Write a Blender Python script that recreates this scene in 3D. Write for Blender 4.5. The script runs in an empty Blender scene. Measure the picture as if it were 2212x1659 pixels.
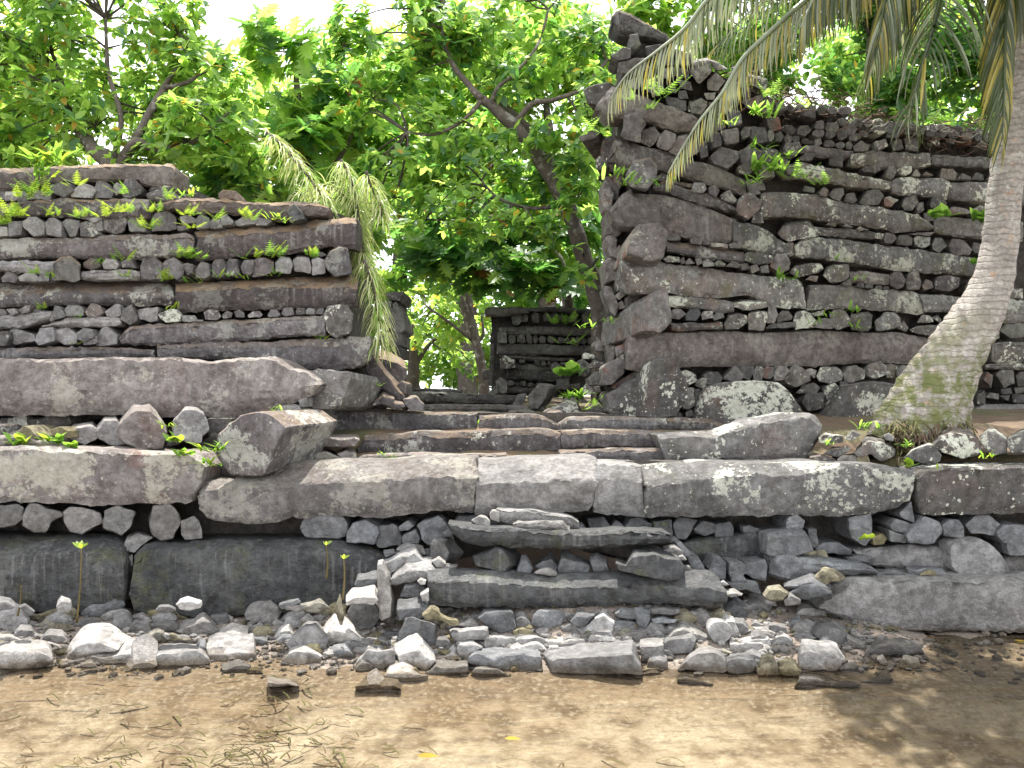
import bpy, bmesh, math, random
import numpy as np
from mathutils import Vector, noise, Matrix

SC = bpy.context.scene
COL = SC.collection
R_ = math.radians

# ------------------------------------------------------------------ camera
EYE = 2.0
F = 1916.0            # focal length in units of the 2212 px wide photograph
cam_d = bpy.data.cameras.new("camera")
cam = bpy.data.objects.new("camera", cam_d)
COL.objects.link(cam)
cam.location = (0, 0, EYE)
cam.rotation_euler = (R_(90), 0, 0)
cam_d.sensor_width = 36.0
cam_d.lens = 36.0 * F / 2212.0
cam_d.shift_y = 30.5 / 2212.0
cam_d.clip_end = 900
SC.camera = cam

# ------------------------------------------------------------------ light
SUN_EL, SUN_AZ = 73.0, -8.0        # azimuth from +Y towards +X: the sun stands behind the ruin
world = bpy.data.worlds.new("World")
SC.world = world
world.use_nodes = True
wn = world.node_tree
for n in list(wn.nodes):
    wn.nodes.remove(n)
wo = wn.nodes.new("ShaderNodeOutputWorld")
wb = wn.nodes.new("ShaderNodeBackground")
sky = wn.nodes.new("ShaderNodeTexSky")
sky.sky_type = 'NISHITA'
sky.sun_disc = False
sky.sun_elevation = R_(SUN_EL)
sky.sun_rotation = R_(SUN_AZ)
sky.air_density = 1.0
sky.dust_density = 6.0
sky.ozone_density = 1.0
# bright broken cloud over the whole sky
tc = wn.nodes.new("ShaderNodeTexCoord")
cn = wn.nodes.new("ShaderNodeTexNoise")
cn.inputs["Scale"].default_value = 1.6
cn.inputs["Detail"].default_value = 6
cr = wn.nodes.new("ShaderNodeMapRange")
cr.inputs["From Min"].default_value = 0.30
cr.inputs["From Max"].default_value = 0.55
cr.inputs["To Min"].default_value = 0.55
cr.inputs["To Max"].default_value = 1.0
cm = wn.nodes.new("ShaderNodeMix")
cm.data_type = 'RGBA'
cm.inputs[7].default_value = (10.5, 10.8, 11.4, 1)
wn.links.new(tc.outputs["Generated"], cn.inputs["Vector"])
wn.links.new(cn.outputs["Fac"], cr.inputs["Value"])
wn.links.new(cr.outputs["Result"], cm.inputs[0])
wn.links.new(sky.outputs["Color"], cm.inputs[6])
wn.links.new(cm.outputs[2], wb.inputs["Color"])
wb.inputs["Strength"].default_value = 0.125
wn.links.new(wb.outputs["Background"], wo.inputs["Surface"])

sun_d = bpy.data.lights.new("sun", 'SUN')
sun_d.energy = 5.0
sun_d.angle = R_(0.53)
sun_d.color = (1.0, 0.96, 0.90)
sun = bpy.data.objects.new("sun", sun_d)
COL.objects.link(sun)
sdir = Vector((math.sin(R_(SUN_AZ)) * math.cos(R_(SUN_EL)), math.cos(R_(SUN_AZ)) * math.cos(R_(SUN_EL)), math.sin(R_(SUN_EL))))
sun.location = sdir * 60
sun.rotation_euler = sdir.to_track_quat('Z', 'Y').to_euler()

SC.view_settings.view_transform = 'Standard'
SC.view_settings.look = 'None'
SC.view_settings.exposure = 1.25
SC.view_settings.gamma = 1.0
SC.view_settings.use_curve_mapping = False
SC.cycles.max_bounces = 7
SC.cycles.transparent_max_bounces = 12

# ------------------------------------------------------------------ helpers
def at(px, py, Y):
    """point of the place seen at photo position (px, py), at distance Y"""
    return Vector(((px - 1106.0) / F * Y, Y, EYE + (860.0 - py) / F * Y))

REG = {'A': (0, 331.8, .25), 'B': (553, 414.75, .25), 'C': (1244.25, 165.9, .25), 'D': (1659, 165.9, .25),
       'E': (1244.25, 525.35, .25), 'G': (1659, 525.35, .25), 'H': (0, 718.9, .25), 'I': (553, 718.9, .25),
       'J': (995.4, 608.3, .20), 'K': (0, 1078.35, .25), 'L': (553, 1078.35, .25), 'M': (1106, 1078.35, .25),
       'N': (1659, 912.45, .25), 'T': (1106, 0, .25), 'U': (1659, 0, .25), 'P': (0, 0, 1.0), 'Q': (1106, 1327.2, .5)}

def pts(reg, s):
    ox, oy, k = REG[reg]
    v = [float(t) for t in s.replace(',', ' ').split()]
    return [(ox + v[i] * k, oy + v[i + 1] * k) for i in range(0, len(v), 2)]

def tag(o, label=None, cat=None, group=None, kind=None):
    if label: o['label'] = label
    if cat: o['category'] = cat
    if group: o['group'] = group
    if kind: o['kind'] = kind
    return o

def empty(name, loc, label=None, cat=None, group=None):
    o = bpy.data.objects.new(name, None)
    o.empty_display_size = 0.2
    o.location = loc
    COL.objects.link(o)
    return tag(o, label, cat, group)

def mesh_obj(name, verts, faces, mat, parent=None, smooth=True, sharp=38, center=True):
    V = np.asarray(verts, dtype=np.float32)
    c = (V.max(0) + V.min(0)) / 2 if center else np.zeros(3, dtype=np.float32)
    me = bpy.data.meshes.new(name)
    me.from_pydata((V - c).tolist(), [], faces)
    mats = mat if isinstance(mat, (list, tuple)) else [mat]
    for m in mats:
        me.materials.append(m)
    if smooth:
        me.polygons.foreach_set('use_smooth', [True] * len(me.polygons))
        if sharp:
            me.set_sharp_from_angle(angle=R_(sharp))
    o = bpy.data.objects.new(name, me)
    COL.objects.link(o)
    o.location = c.tolist()
    if parent is not None:
        o.parent = parent
        o.location = (Vector(c.tolist()) - parent.location)
    return o

def resample(poly, step, cut=0.16, passes=1):
    p = [np.array(q, dtype=float) for q in poly]
    for _ in range(passes):
        q = []
        n = len(p)
        for i in range(n):
            a, b = p[i], p[(i + 1) % n]
            q.append(a * (1 - cut) + b * cut)
            q.append(a * cut + b * (1 - cut))
        p = q
    out = []
    n = len(p)
    for i in range(n):
        a, b = p[i], p[(i + 1) % n]
        d = np.linalg.norm(b - a)
        m = max(1, int(round(d / step)))
        for j in range(m):
            out.append(a + (b - a) * j / m)
    return np.array(out)

def nz(p, s, amp, seed):
    q = Vector((p[0] * s + seed * 7.1, p[1] * s + seed * 3.3, p[2] * s - seed * 5.7))
    v = noise.noise_vector(q)
    return np.array((v.x, v.y, v.z)) * amp

RNG = random.Random(7)

def rock(name, poly, Y, mat, parent=None, L=0.45, tf=0.0, s=0.0, bx=0.0, by=0.0, rough=1.0, rnd=0, tilt=0.14, plane=None, dome=None):
    """a stone from its outline: its own distance, a front, sides running back L metres"""
    seed = RNG.uniform(0, 50)
    P = np.array(poly, dtype=float)
    size = max(P[:, 0].max() - P[:, 0].min(), P[:, 1].max() - P[:, 1].min())
    mpx = Y / F
    size_m = size * mpx
    h_m = (P[:, 1].max() - P[:, 1].min()) * mpx
    step = max(4.0, size / (13 if size_m < 0.9 else 22))
    g_ = 1.045 if size_m < .8 else 1.01
    P = P.mean(0) + (P - P.mean(0)) * g_
    O = resample(P, step, 0.25 if rnd else 0.07, 2 if rnd else 1)
    n = len(O)
    x0, x1 = O[:, 0].min(), O[:, 0].max()
    y0, y1 = O[:, 1].min(), O[:, 1].max()
    Fr = O.copy()
    if tf:
        Fr[:, 1] = y1 - (y1 - Fr[:, 1]) * (1 - tf)
    if s > 0:
        Fr[:, 0] = x0 + (Fr[:, 0] - x0) * (1 - s)
    elif s < 0:
        Fr[:, 0] = x1 - (x1 - Fr[:, 0]) * (1 + s)
    cf = Fr.mean(0)
    free = bool(tf or s)
    ax, az = RNG.uniform(-tilt, tilt), RNG.uniform(-tilt, tilt * 0.6)
    if dome is None:
        dome = 0.05 * min(size_m, 0.8) * RNG.uniform(0.2, 1.2)
    bev = min(0.03, 0.07 * h_m + 0.004)
    Yf = lambda q: (plane(q[0]) if plane else Y) + ((q[0] - cf[0]) * ax - (q[1] - cf[1]) * az) * mpx
    rings = []
    def ring(pp, k, d, shrink_to=None):
        c = pp.mean(0)
        out = []
        for q in pp:
            r = c + (q - c) * k
            out.append(np.array(at(r[0], r[1], Yf(r) + d)))
        return np.array(out)
    rings.append(ring(Fr, 0.42, -dome))
    rings.append(ring(Fr, 0.75, -dome * 0.8))
    rings.append(ring(Fr, 0.955, -dome * 0.35))
    rings.append(ring(Fr, 1.0, bev * .7))
    if free:
        mid = (Fr * 0.5 + O * 0.5)
        rings.append(ring(mid, 1.0, L * 0.45))
        rings.append(ring(O, 1.0, L * 0.93))
        b = ring(O, 0.86, L * 1.05)
        rings.append(b)
    else:
        f = rings[3]
        cen = f.mean(0)
        sh = np.array(((bx) * mpx, 0, -by * mpx))
        for k, kk in ((0.33, 1.0), (0.72, 0.97), (1.0, 0.92)):
            rr = cen + (f - cen) * kk
            rr = rr + np.array((0, L * k, 0)) + sh * k
            rings.append(rr)
        rings.append(cen + (rings[-1] - cen - np.array((0, L, 0)) - sh) * 0.6 + np.array((0, L * 1.05, 0)) + sh)
    V = np.concatenate(rings)
    front_c = V[0:n].mean(0) + np.array((0, -dome * 0.15, 0))
    back_c = rings[-1].mean(0)
    V = np.concatenate([V, [front_c, back_c]])
    a1 = min(0.055 * size_m, 0.022) * rough
    a2 = min(0.035 * size_m, 0.010) * rough
    for i in range(len(V)):
        V[i] += nz(V[i], 2.6 / max(size_m, .25), a1, seed) + nz(V[i], 13.0, a2, seed + 3)
    faces = []
    m = len(rings)
    for r in range(m - 1):
        for i in range(n):
            j = (i + 1) % n
            faces.append((r * n + i, r * n + j, (r + 1) * n + j, (r + 1) * n + i))
    ic, ib = m * n, m * n + 1
    for i in range(n):
        j = (i + 1) % n
        faces.append((ic, j, i))
        faces.append((ib, (m - 1) * n + i, (m - 1) * n + j))
    # outline order decides which way the faces look
    A = 0.5 * sum(O[i][0] * O[(i + 1) % n][1] - O[(i + 1) % n][0] * O[i][1] for i in range(n))
    if A < 0:
        faces = [tuple(reversed(f)) for f in faces]
    return mesh_obj(name, V, faces, mat, parent, sharp=40 if rnd else 22)

def along(pl, t):
    P = np.array(pl, dtype=float)
    d = np.linalg.norm(np.diff(P, axis=0), axis=1)
    c = np.concatenate([[0], np.cumsum(d)])
    c /= c[-1]
    return np.stack([np.interp(t, c, P[:, 0]), np.interp(t, c, P[:, 1])], 1)

def beam(name, top, bot, Y, mat, parent=None, crease=None, D=0.5, ld=0.0, lf=0.08, rd=0.0, rf=0.08, slope=1.6, plane=None, rough=1.0, round_=0.0):
    """a long basalt column lying on its side, lofted along its length"""
    seed = RNG.uniform(0, 50)
    mpx = Y / F
    length = math.hypot(top[-1][0] - top[0][0], top[-1][1] - top[0][1]) * mpx
    n = int(min(90, max(12, length / 0.045)))
    t = np.linspace(0, 1, n)
    T, B = along(top, t), along(bot, t)
    if crease:
        C = along(crease, t)
    else:
        fr = RNG.uniform(0.12, 0.3)
        C = T * (1 - fr) + B * fr
    C2 = B * 0.86 + T * 0.14
    rings = []
    for i in range(n):
        u = t[i]
        off = 0.0
        if ld and u < lf: off = ld * (1 - u / lf)
        if rd and u > 1 - rf: off = rd * (u - 1 + rf) / rf
        Yb = (plane(T[i][0]) if plane else Y) + off
        hT = abs(C[i][1] - T[i][1]) * mpx
        b1 = min(min(0.42, D - .12), hT * slope) if crease else hT * 0.5
        hB = abs(B[i][1] - C[i][1]) * mpx
        sec = []
        pT, pC, pC2, pB = at(*T[i], Yb + b1 + .01), at(*C[i], Yb), at(*C2[i], Yb + 0.015), at(*B[i], Yb + 0.05)
        back = Yb + D
        pBk = Vector((pB.x, back, pB.z + 0.03)); pTk = Vector((pT.x, back, pT.z - 0.01))
        bul = (pC + pC2) / 2 + Vector((0, -0.012 - round_, 0))
        q1 = pC.lerp(pT, 0.05); q2 = pC.lerp(pC2, 0.04)
        tt = pT.lerp(pTk, 0.1); tu = pT.lerp(pC, 0.1)
        sec = [tt, tu, pT.lerp(pC, 0.5), q1, q2, pC.lerp(bul, .55), bul, bul.lerp(pC2, .55), pC2, pC2.lerp(pB, .5), pB, pB.lerp(pBk, 0.3), pB.lerp(pBk, .7), pBk, pBk.lerp(pTk, .5), pTk, pTk.lerp(pT, 0.5)]
        sec = np.array([list(p) for p in sec])
        for ch in (1, 3, 4, 8, 10):
            sec[ch] += np.array((RNG.gauss(0, 1), RNG.gauss(0, 1), RNG.gauss(0, 1))) * .0055 * rough
        if RNG.random() < .07:
            sec[RNG.choice((1, 3, 4, 8))] += np.array((0, .03, -.012)) * rough
        rings.append(sec)
    k = rings[0].shape[0]
    def endcap(r, sgn, first):
        c = r.mean(0)
        dx = np.array((sgn, 0, 0))
        return [c + (r - c) * 0.95 + dx * 0.008, c + (r - c) * 0.55 + dx * 0.012]
    l1, l2 = endcap(rings[0], -1, True)
    r1, r2 = endcap(rings[-1], 1, False)
    rings = [l2, l1] + rings + [r1, r2]
    V = np.concatenate(rings)
    hm = abs(B[n // 2][1] - T[n // 2][1]) * mpx
    a1 = min(0.05 * hm, 0.016) * rough
    a2 = 0.013 * rough
    for i in range(len(V)):
        V[i] += nz(V[i], 1.7, a1, seed) + nz(V[i], 6.0, a2, seed + 2) + nz(V[i], 22.0, a2 * .55, seed + 4)
    faces = []
    m = len(rings)
    for r in range(m - 1):
        for i in range(k):
            j = (i + 1) % k
            faces.append((r * k + i, r * k + j, (r + 1) * k + j, (r + 1) * k + i))
    faces.append(tuple(reversed(range(k))))
    faces.append(tuple((m - 1) * k + i for i in range(k)))
    return mesh_obj(name, V, faces, mat, parent, sharp=26)

def tube(points, radii, seg=8, seed=0, wob=0.0):
    """tapered tube through points -> verts, faces"""
    V, Fc = [], []
    n = len(points)
    up = Vector((0.3, 0.2, 1)).normalized()
    for i, p in enumerate(points):
        a = points[max(0, i - 1)]; b = points[min(n - 1, i + 1)]
        d = (Vector(b) - Vector(a)).normalized()
        s = d.cross(up)
        if s.length < 0.05: s = d.cross(Vector((1, 0, 0)))
        s.normalize(); w = d.cross(s).normalized()
        for j in range(seg):
            an = 2 * math.pi * j / seg
            r = radii[i]
            q = Vector(p) + (s * math.cos(an) + w * math.sin(an)) * r
            if wob:
                q += Vector(noise.noise_vector(q * 6 + Vector((seed, 0, 0)))) * wob * r
            V.append(q[:])
    for i in range(n - 1):
        for j in range(seg):
            k = (j + 1) % seg
            Fc.append((i * seg + j, i * seg + k, (i + 1) * seg + k, (i + 1) * seg + j))
    Fc.append(tuple(reversed(range(seg))))
    Fc.append(tuple((n - 1) * seg + j for j in range(seg)))
    return V, Fc

def smooth_path(P, per=6):
    P = [Vector(p) for p in P]
    out = []
    for i in range(len(P) - 1):
        p0 = P[max(0, i - 1)]; p1 = P[i]; p2 = P[i + 1]; p3 = P[min(len(P) - 1, i + 2)]
        for j in range(per):
            t = j / per
            out.append(0.5 * ((2 * p1) + (p2 - p0) * t + (2 * p0 - 5 * p1 + 4 * p2 - p3) * t * t + (3 * p1 - p0 - 3 * p2 + p3) * t ** 3))
    out.append(P[-1])
    return out

# ------------------------------------------------------------------ materials
def new_mat(name):
    m = bpy.data.materials.new(name)
    m.use_nodes = True
    nt = m.node_tree
    for n in list(nt.nodes):
        nt.nodes.remove(n)
    out = nt.nodes.new("ShaderNodeOutputMaterial")
    return m, nt, out

class NB:
    def __init__(s, nt): s.nt = nt
    def n(s, t, **kw):
        x = s.nt.nodes.new(t)
        for k, v in kw.items():
            if k.startswith('i_'):
                key = k[2:].replace('_', ' ')
                x.inputs[key].default_value = v
            else: setattr(x, k, v)
        return x
    def l(s, a, b): s.nt.links.new(a, b)
    def math(s, op, a, b=None, clamp=False):
        x = s.nt.nodes.new("ShaderNodeMath"); x.operation = op; x.use_clamp = clamp
        for i, v in enumerate((a, b)):
            if v is None: continue
            if isinstance(v, (int, float)): x.inputs[i].default_value = v
            else: s.l(v, x.inputs[i])
        return x.outputs[0]
    def mix(s, f, a, b, mode='MIX'):
        x = s.nt.nodes.new("ShaderNodeMix"); x.data_type = 'RGBA'; x.blend_type = mode
        for i, v in ((0, f), (6, a), (7, b)):
            if isinstance(v, (int, float)): x.inputs[i].default_value = v
            elif isinstance(v, tuple): x.inputs[i].default_value = v if len(v) == 4 else (*v, 1)
            else: s.l(v, x.inputs[i])
        return x.outputs[2]
    def ramp(s, v, a, b, lo=0.0, hi=1.0):
        x = s.nt.nodes.new("ShaderNodeMapRange")
        x.inputs["From Min"].default_value = a; x.inputs["From Max"].default_value = b
        x.inputs["To Min"].default_value = lo; x.inputs["To Max"].default_value = hi
        s.l(v, x.inputs["Value"]); return x.outputs[0]
    def noise(s, vec, scale, detail=4, rough=.55, dist=0.0):
        x = s.nt.nodes.new("ShaderNodeTexNoise")
        x.inputs["Scale"].default_value = scale; x.inputs["Detail"].default_value = detail
        x.inputs["Roughness"].default_value = rough; x.inputs["Distortion"].default_value = dist
        s.l(vec, x.inputs["Vector"]); return x.outputs["Fac"]
    def vor(s, vec, scale, feat='F1'):
        x = s.nt.nodes.new("ShaderNodeTexVoronoi"); x.feature = feat
        x.inputs["Scale"].default_value = scale
        s.l(vec, x.inputs["Vector"]); return x

def stone_mat(name, base, base2, lichen=0.3, lcol=(.42, .42, .36), streak=0.3, moss=0.0, red=0.0, brown=0.0, pit=0.3, spec=.3, rough=.82, dark=0.5):
    m, nt, out = new_mat(name)
    b = NB(nt)
    oi = b.n("ShaderNodeObjectInfo"); tcn = b.n("ShaderNodeTexCoord"); geo = b.n("ShaderNodeNewGeometry")
    off = b.n("ShaderNodeVectorMath", operation='SCALE')
    off.inputs[0].default_value = (37.0, 91.0, 53.0)
    b.l(oi.outputs["Random"], off.inputs["Scale"])
    add = b.n("ShaderNodeVectorMath", operation='ADD')
    b.l(tcn.outputs["Object"], add.inputs[0]); b.l(off.outputs[0], add.inputs[1])
    v = add.outputs[0]
    big = b.noise(v, 1.6, 5, .6)
    mid = b.noise(v, 7.0, 6, .62)
    fine = b.noise(v, 45.0, 5, .7)
    col = b.mix(b.ramp(big, .35, .65), (*base, 1), (*base2, 1))
    # every stone its own tone
    hv = b.n("ShaderNodeHueSaturation")
    b.l(col, hv.inputs["Color"])
    b.l(b.ramp(oi.outputs["Random"], 0, 1, .68, 1.34), hv.inputs["Value"])
    r2 = b.math('FRACT', b.math('MULTIPLY', oi.outputs["Random"], 17.3))
    b.l(b.ramp(r2, 0, 1, .45, 1.05), hv.inputs["Saturation"])
    r3 = b.math('FRACT', b.math('MULTIPLY', oi.outputs["Random"], 41.7))
    col = hv.outputs["Color"]
    # grain
    col = b.mix(b.ramp(fine, .3, .7, 0, .5), col, b.mix(1.0, col, (.45, .45, .45, 1), 'MULTIPLY'))
    col = b.mix(b.ramp(b.noise(v, 13.0, 5, .7), .40, .58, 0, .8), col, b.mix(1.0, col, (.52, .51, .50, 1), 'MULTIPLY'))
    # dark weathering blotches
    if dark:
        dk = b.math('MULTIPLY', b.ramp(mid, .5, .62), dark)
        col = b.mix(dk, col, b.mix(1.0, col, (.38, .36, .36, 1), 'MULTIPLY'))
    if red:
        rm = b.noise(v, 2.3, 4, .6, .6)
        k = b.math('MULTIPLY', b.ramp(rm, .52, .66), b.math('MULTIPLY', b.ramp(r3, .15, .9, .0, 1), red))
        col = b.mix(k, col, (.20, .075, .042, 1))
    if streak:
        mp = b.n("ShaderNodeMapping"); mp.inputs["Scale"].default_value = (22, 22, 1.3)
        b.l(v, mp.inputs["Vector"])
        sn = b.noise(mp.outputs[0], 1.0, 4, .6)
        sel = b.ramp(b.noise(v, 1.1, 2), .45, .6)
        k = b.math('MULTIPLY', b.math('MULTIPLY', b.ramp(sn, .52, .7), sel), streak)
        col = b.mix(k, col, (.34, .33, .31, 1))
        k2 = b.math('MULTIPLY', b.math('MULTIPLY', b.ramp(sn, .48, .3), sel), streak)
        col = b.mix(k2, col, (.035, .03, .03, 1))
    if brown:
        sx = b.n("ShaderNodeSeparateXYZ"); b.l(geo.outputs["Normal"], sx.inputs[0])
        k = b.math('MULTIPLY', b.ramp(sx.outputs[2], .25, .75), b.ramp(mid, .3, .55))
        col = b.mix(b.math('MULTIPLY', k, brown), col, (.23, .155, .085, 1))
    if moss:
        mo = b.noise(v, 3.4, 6, .7)
        col = b.mix(b.math('MULTIPLY', b.ramp(mo, .55, .68), moss), col, (.085, .09, .02, 1))
    if lichen:
        # crusts: ragged patches plus round spots
        pn = b.noise(v, 2.1, 3, .5)
        cr_ = b.noise(v, 19.0, 6, .75)
        patch = b.math('MULTIPLY', b.ramp(pn, .5, .68), 1.0)
        crust = b.ramp(b.math('ADD', b.math('MULTIPLY', patch, .26), cr_), .62, .66)
        wv = b.n("ShaderNodeVectorMath", operation='ADD')
        dn = b.n("ShaderNodeTexNoise"); dn.inputs["Scale"].default_value = 14; b.l(v, dn.inputs["Vector"])
        ds = b.n("ShaderNodeVectorMath", operation='SCALE'); ds.inputs["Scale"].default_value = .045
        b.l(dn.outputs["Color"], ds.inputs[0]); b.l(v, wv.inputs[0]); b.l(ds.outputs[0], wv.inputs[1])
        vo = b.vor(wv.outputs[0], 17.0)
        rnd = b.n("ShaderNodeSeparateColor"); b.l(vo.outputs["Color"], rnd.inputs[0])
        rad = b.math('MULTIPLY', b.ramp(rnd.outputs[0], .35, 1, 0, .42), b.ramp(pn, .38, .55))
        spot = b.ramp(b.math('SUBTRACT', rad, vo.outputs["Distance"]), 0, .03)
        allm = b.math('MAXIMUM', crust, spot)
        allm = b.math('MULTIPLY', allm, b.math('MULTIPLY', b.ramp(r3, 0, 1, .35, 1), lichen), clamp=True)
        lc = b.mix(b.ramp(cr_, .4, .7), (*[c * .62 for c in lcol], 1), (*lcol, 1))
        col = b.mix(allm, col, lc)
    # wet, silty foot just above the water
    sp_ = b.n("ShaderNodeSeparateXYZ"); b.l(geo.outputs["Position"], sp_.inputs[0])
    wl = b.math('ADD', sp_.outputs[2], b.math('MULTIPLY', mid, -.10))
    col = b.mix(b.ramp(wl, .02, -.02, 0, .85), col, b.mix(1.0, col, (.48, .40, .30, 1), 'MULTIPLY'))
    pr = b.n("ShaderNodeBsdfPrincipled")
    pr.inputs["Roughness"].default_value = rough
    pr.inputs["Specular IOR Level"].default_value = spec
    b.l(col, pr.inputs["Base Color"])
    m2 = b.noise(v, 17.0, 5, .7)
    bf = b.math('ADD', b.math('ADD', b.math('MULTIPLY', mid, .8), b.math('MULTIPLY', m2, .7)), b.math('MULTIPLY', fine, .2))
    pv = b.vor(v, 34.0)
    bf = b.math('ADD', bf, b.math('MULTIPLY', b.ramp(pv.outputs["Distance"], 0, .35), .12 * pit))
    cell = b.vor(v, 5.0, 'F1')
    bf = b.math('ADD', bf, b.math('MULTIPLY', cell.outputs["Distance"], .9))
    bp = b.n("ShaderNodeBump"); bp.inputs["Strength"].default_value = 1.0; bp.inputs["Distance"].default_value = .045
    b.l(bf, bp.inputs["Height"]); b.l(bp.outputs[0], pr.inputs["Normal"])
    b.l(pr.outputs[0], out.inputs["Surface"])
    return m

M = {}
M['purple'] = stone_mat('basalt purple lichen', (.12, .102, .103), (.185, .168, .166), lichen=.8, streak=.35, brown=.4)
M['clean'] = stone_mat('basalt grey chink', (.21, .195, .19), (.29, .275, .265), lichen=.5, streak=.1, brown=.1, dark=.25)
M['dark'] = stone_mat('basalt dark', (.068, .056, .055), (.11, .092, .088), lichen=.4, streak=.3, brown=.75)
M['brown'] = stone_mat('basalt brown weathered', (.12, .085, .07), (.17, .125, .095), lichen=.25, streak=.1, brown=.9)
M['blue'] = stone_mat('basalt blue grey', (.046, .049, .052), (.088, .09, .088), lichen=.12, streak=.25, moss=.35, dark=.75, spec=.4, rough=.7)
M['slab'] = stone_mat('basalt pinkish slab', (.14, .12, .113), (.22, .20, .185), lichen=.8, lcol=(.40, .38, .31), streak=.25, brown=.1, red=.25)
M['red'] = stone_mat('basalt red stained', (.145, .122, .11), (.205, .182, .165), lichen=.6, lcol=(.42, .42, .34), streak=.35, red=.95)
M['mossy'] = stone_mat('basalt lichen and moss', (.14, .126, .112), (.21, .195, .172), lichen=1.3, lcol=(.55, .56, .46), streak=.3, moss=.45, red=.2)
M['white'] = stone_mat('basalt thick lichen', (.12, .11, .10), (.18, .165, .15), lichen=1.6, lcol=(.55, .55, .46), streak=.1, moss=.15, red=.25)
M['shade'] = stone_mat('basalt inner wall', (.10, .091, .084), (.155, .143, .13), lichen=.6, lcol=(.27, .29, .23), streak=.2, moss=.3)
M['pale'] = stone_mat('rubble pale grey', (.30, .285, .265), (.42, .40, .37), lichen=.0, streak=.0, dark=.45, pit=.8)
M['grey'] = stone_mat('rubble grey', (.18, .172, .162), (.27, .255, .24), lichen=.0, streak=.0, dark=.4, pit=.6)
M['slate'] = stone_mat('rubble blue grey', (.125, .13, .138), (.20, .202, .205), lichen=.05, streak=.0, dark=.3, moss=.12, pit=.4, rough=.7)
M['coral'] = stone_mat('coral rock', (.20, .17, .09), (.27, .24, .15), lichen=.0, streak=.0, dark=.9, pit=1.5)
M['wet'] = stone_mat('wet rubble', (.13, .12, .11), (.24, .225, .2), lichen=.0, streak=.0, dark=.5, spec=.6, rough=.35)
M['core'] = stone_mat('earth and rubble fill', (.06, .05, .042), (.09, .077, .065), lichen=0, streak=0, moss=.3)

def parse_opts(s):
    o = {}
    for tkn in s.split():
        if tkn.startswith('tf'): o['tf'] = float(tkn[2:])
        elif tkn.startswith('bx'): o['bx'] = float(tkn[2:])
        elif tkn.startswith('by'): o['by'] = float(tkn[2:])
        elif tkn.startswith('ld'): o['ld'] = float(tkn[2:])
        elif tkn.startswith('lf'): o['lf'] = float(tkn[2:])
        elif tkn.startswith('rd'): o['rd'] = float(tkn[2:])
        elif tkn.startswith('rf'): o['rf'] = float(tkn[2:])
        elif tkn.startswith('sl'): o['slope'] = float(tkn[2:])
        elif tkn.startswith('m='): o['mat'] = tkn[2:]
        elif tkn.startswith('rnd'): o['rnd'] = 1
        elif tkn.startswith('s'): o['s'] = float(tkn[1:])
        elif tkn.startswith('Y'): o['Y'] = float(tkn[1:])
        elif tkn.startswith('L'): o['L'] = float(tkn[1:])
        elif tkn.startswith('D'): o['D'] = float(tkn[1:])
        elif tkn.startswith('g'): o['rough'] = float(tkn[1:])
    return o

def course(parent, text, Y=None, plane=None, mats=('clean',), L=0.5, jit=0.05):
    """stones of a wall: 'REGION x y x y ...|opts' is a stone end, 'REGION top / bottom / crease|opts' a long column"""
    for line in text.strip().splitlines():
        line = line.strip()
        if not line or line[0] == '#': continue
        body, _, o = line.partition('|')
        reg, body = body[0], body[1:]
        o = parse_opts(o)
        mat = M[o.pop('mat', None) or RNG.choice(mats)]
        j = RNG.uniform(-jit, jit)
        pl = None; yy = o.pop('Y', None)
        if '/' in body:
            seg = [pts(reg, q) for q in body.split('/')]
            if yy is None:
                if plane: pl = (lambda x, j=j: plane(x) + j); yy = plane(sum(p[0] for p in seg[0]) / len(seg[0]))
                else: yy = Y + j
            beam('stone', seg[0], seg[1], yy, mat, parent, crease=seg[2] if len(seg) > 2 else None, plane=pl, **o)
        else:
            for chunk in body.split(';'):
                if not chunk.strip(): continue
                pg = pts(reg, chunk)
                y2 = yy
                j = RNG.uniform(-jit, jit)
                if y2 is None:
                    y2 = (plane(sum(p[0] for p in pg) / len(pg)) if plane else Y) + j
                mt = mat if 'mat' in parse_opts(line.partition('|')[2]) else M[RNG.choice(mats)]
                oo = dict(o); oo.setdefault('L', L)
                rock('stone', pg, y2, mt, parent, **oo)
# ------------------------------------------------------------------ walls
def core(parent, outline, Y, depth, plane=None):
    poly = pts('P', outline)
    P = resample(poly, 22, .05, 1)
    n = len(P)
    V, Fc = [], []
    cen = P.mean(0)
    lv = [(0.0, 1.0, 0), (0.35, 1.0, 0), (1.0, 1.0, 0)]
    rings = []
    for k, sc, _ in lv:
        for p in P:
            yy = (plane(p[0]) if plane else Y)
            w = np.array(at(p[0], p[1], yy)); w[1] += depth * k
            w += nz(w, 2.0, .06, 3)
            V.append(w)
    # front grid fan in steps so that it is uneven too
    for sc in (.8, .6, .4, .2):
        for p in P:
            q = cen + (p - cen) * sc
            yy = (plane(q[0]) if plane else Y)
            w = np.array(at(q[0], q[1], yy)); w += nz(w, 2.0, .1, 3)
            V.append(w)
    order = [3 + 3, 5, 4, 3, 0, 1, 2]
    for a, b_ in zip(order[:-1], order[1:]):
        for i in range(n):
            j = (i + 1) % n
            Fc.append((a * n + i, a * n + j, b_ * n + j, b_ * n + i))
    Fc.append(tuple(6 * n + i for i in range(n)))
    Fc.append(tuple(2 * n + i for i in reversed(range(n))))
    mesh_obj('rubble_core', V, Fc, M['core'], parent)

def wall(name, loc, label, group=None):
    return empty(name, loc, label, 'wall', group)

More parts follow.
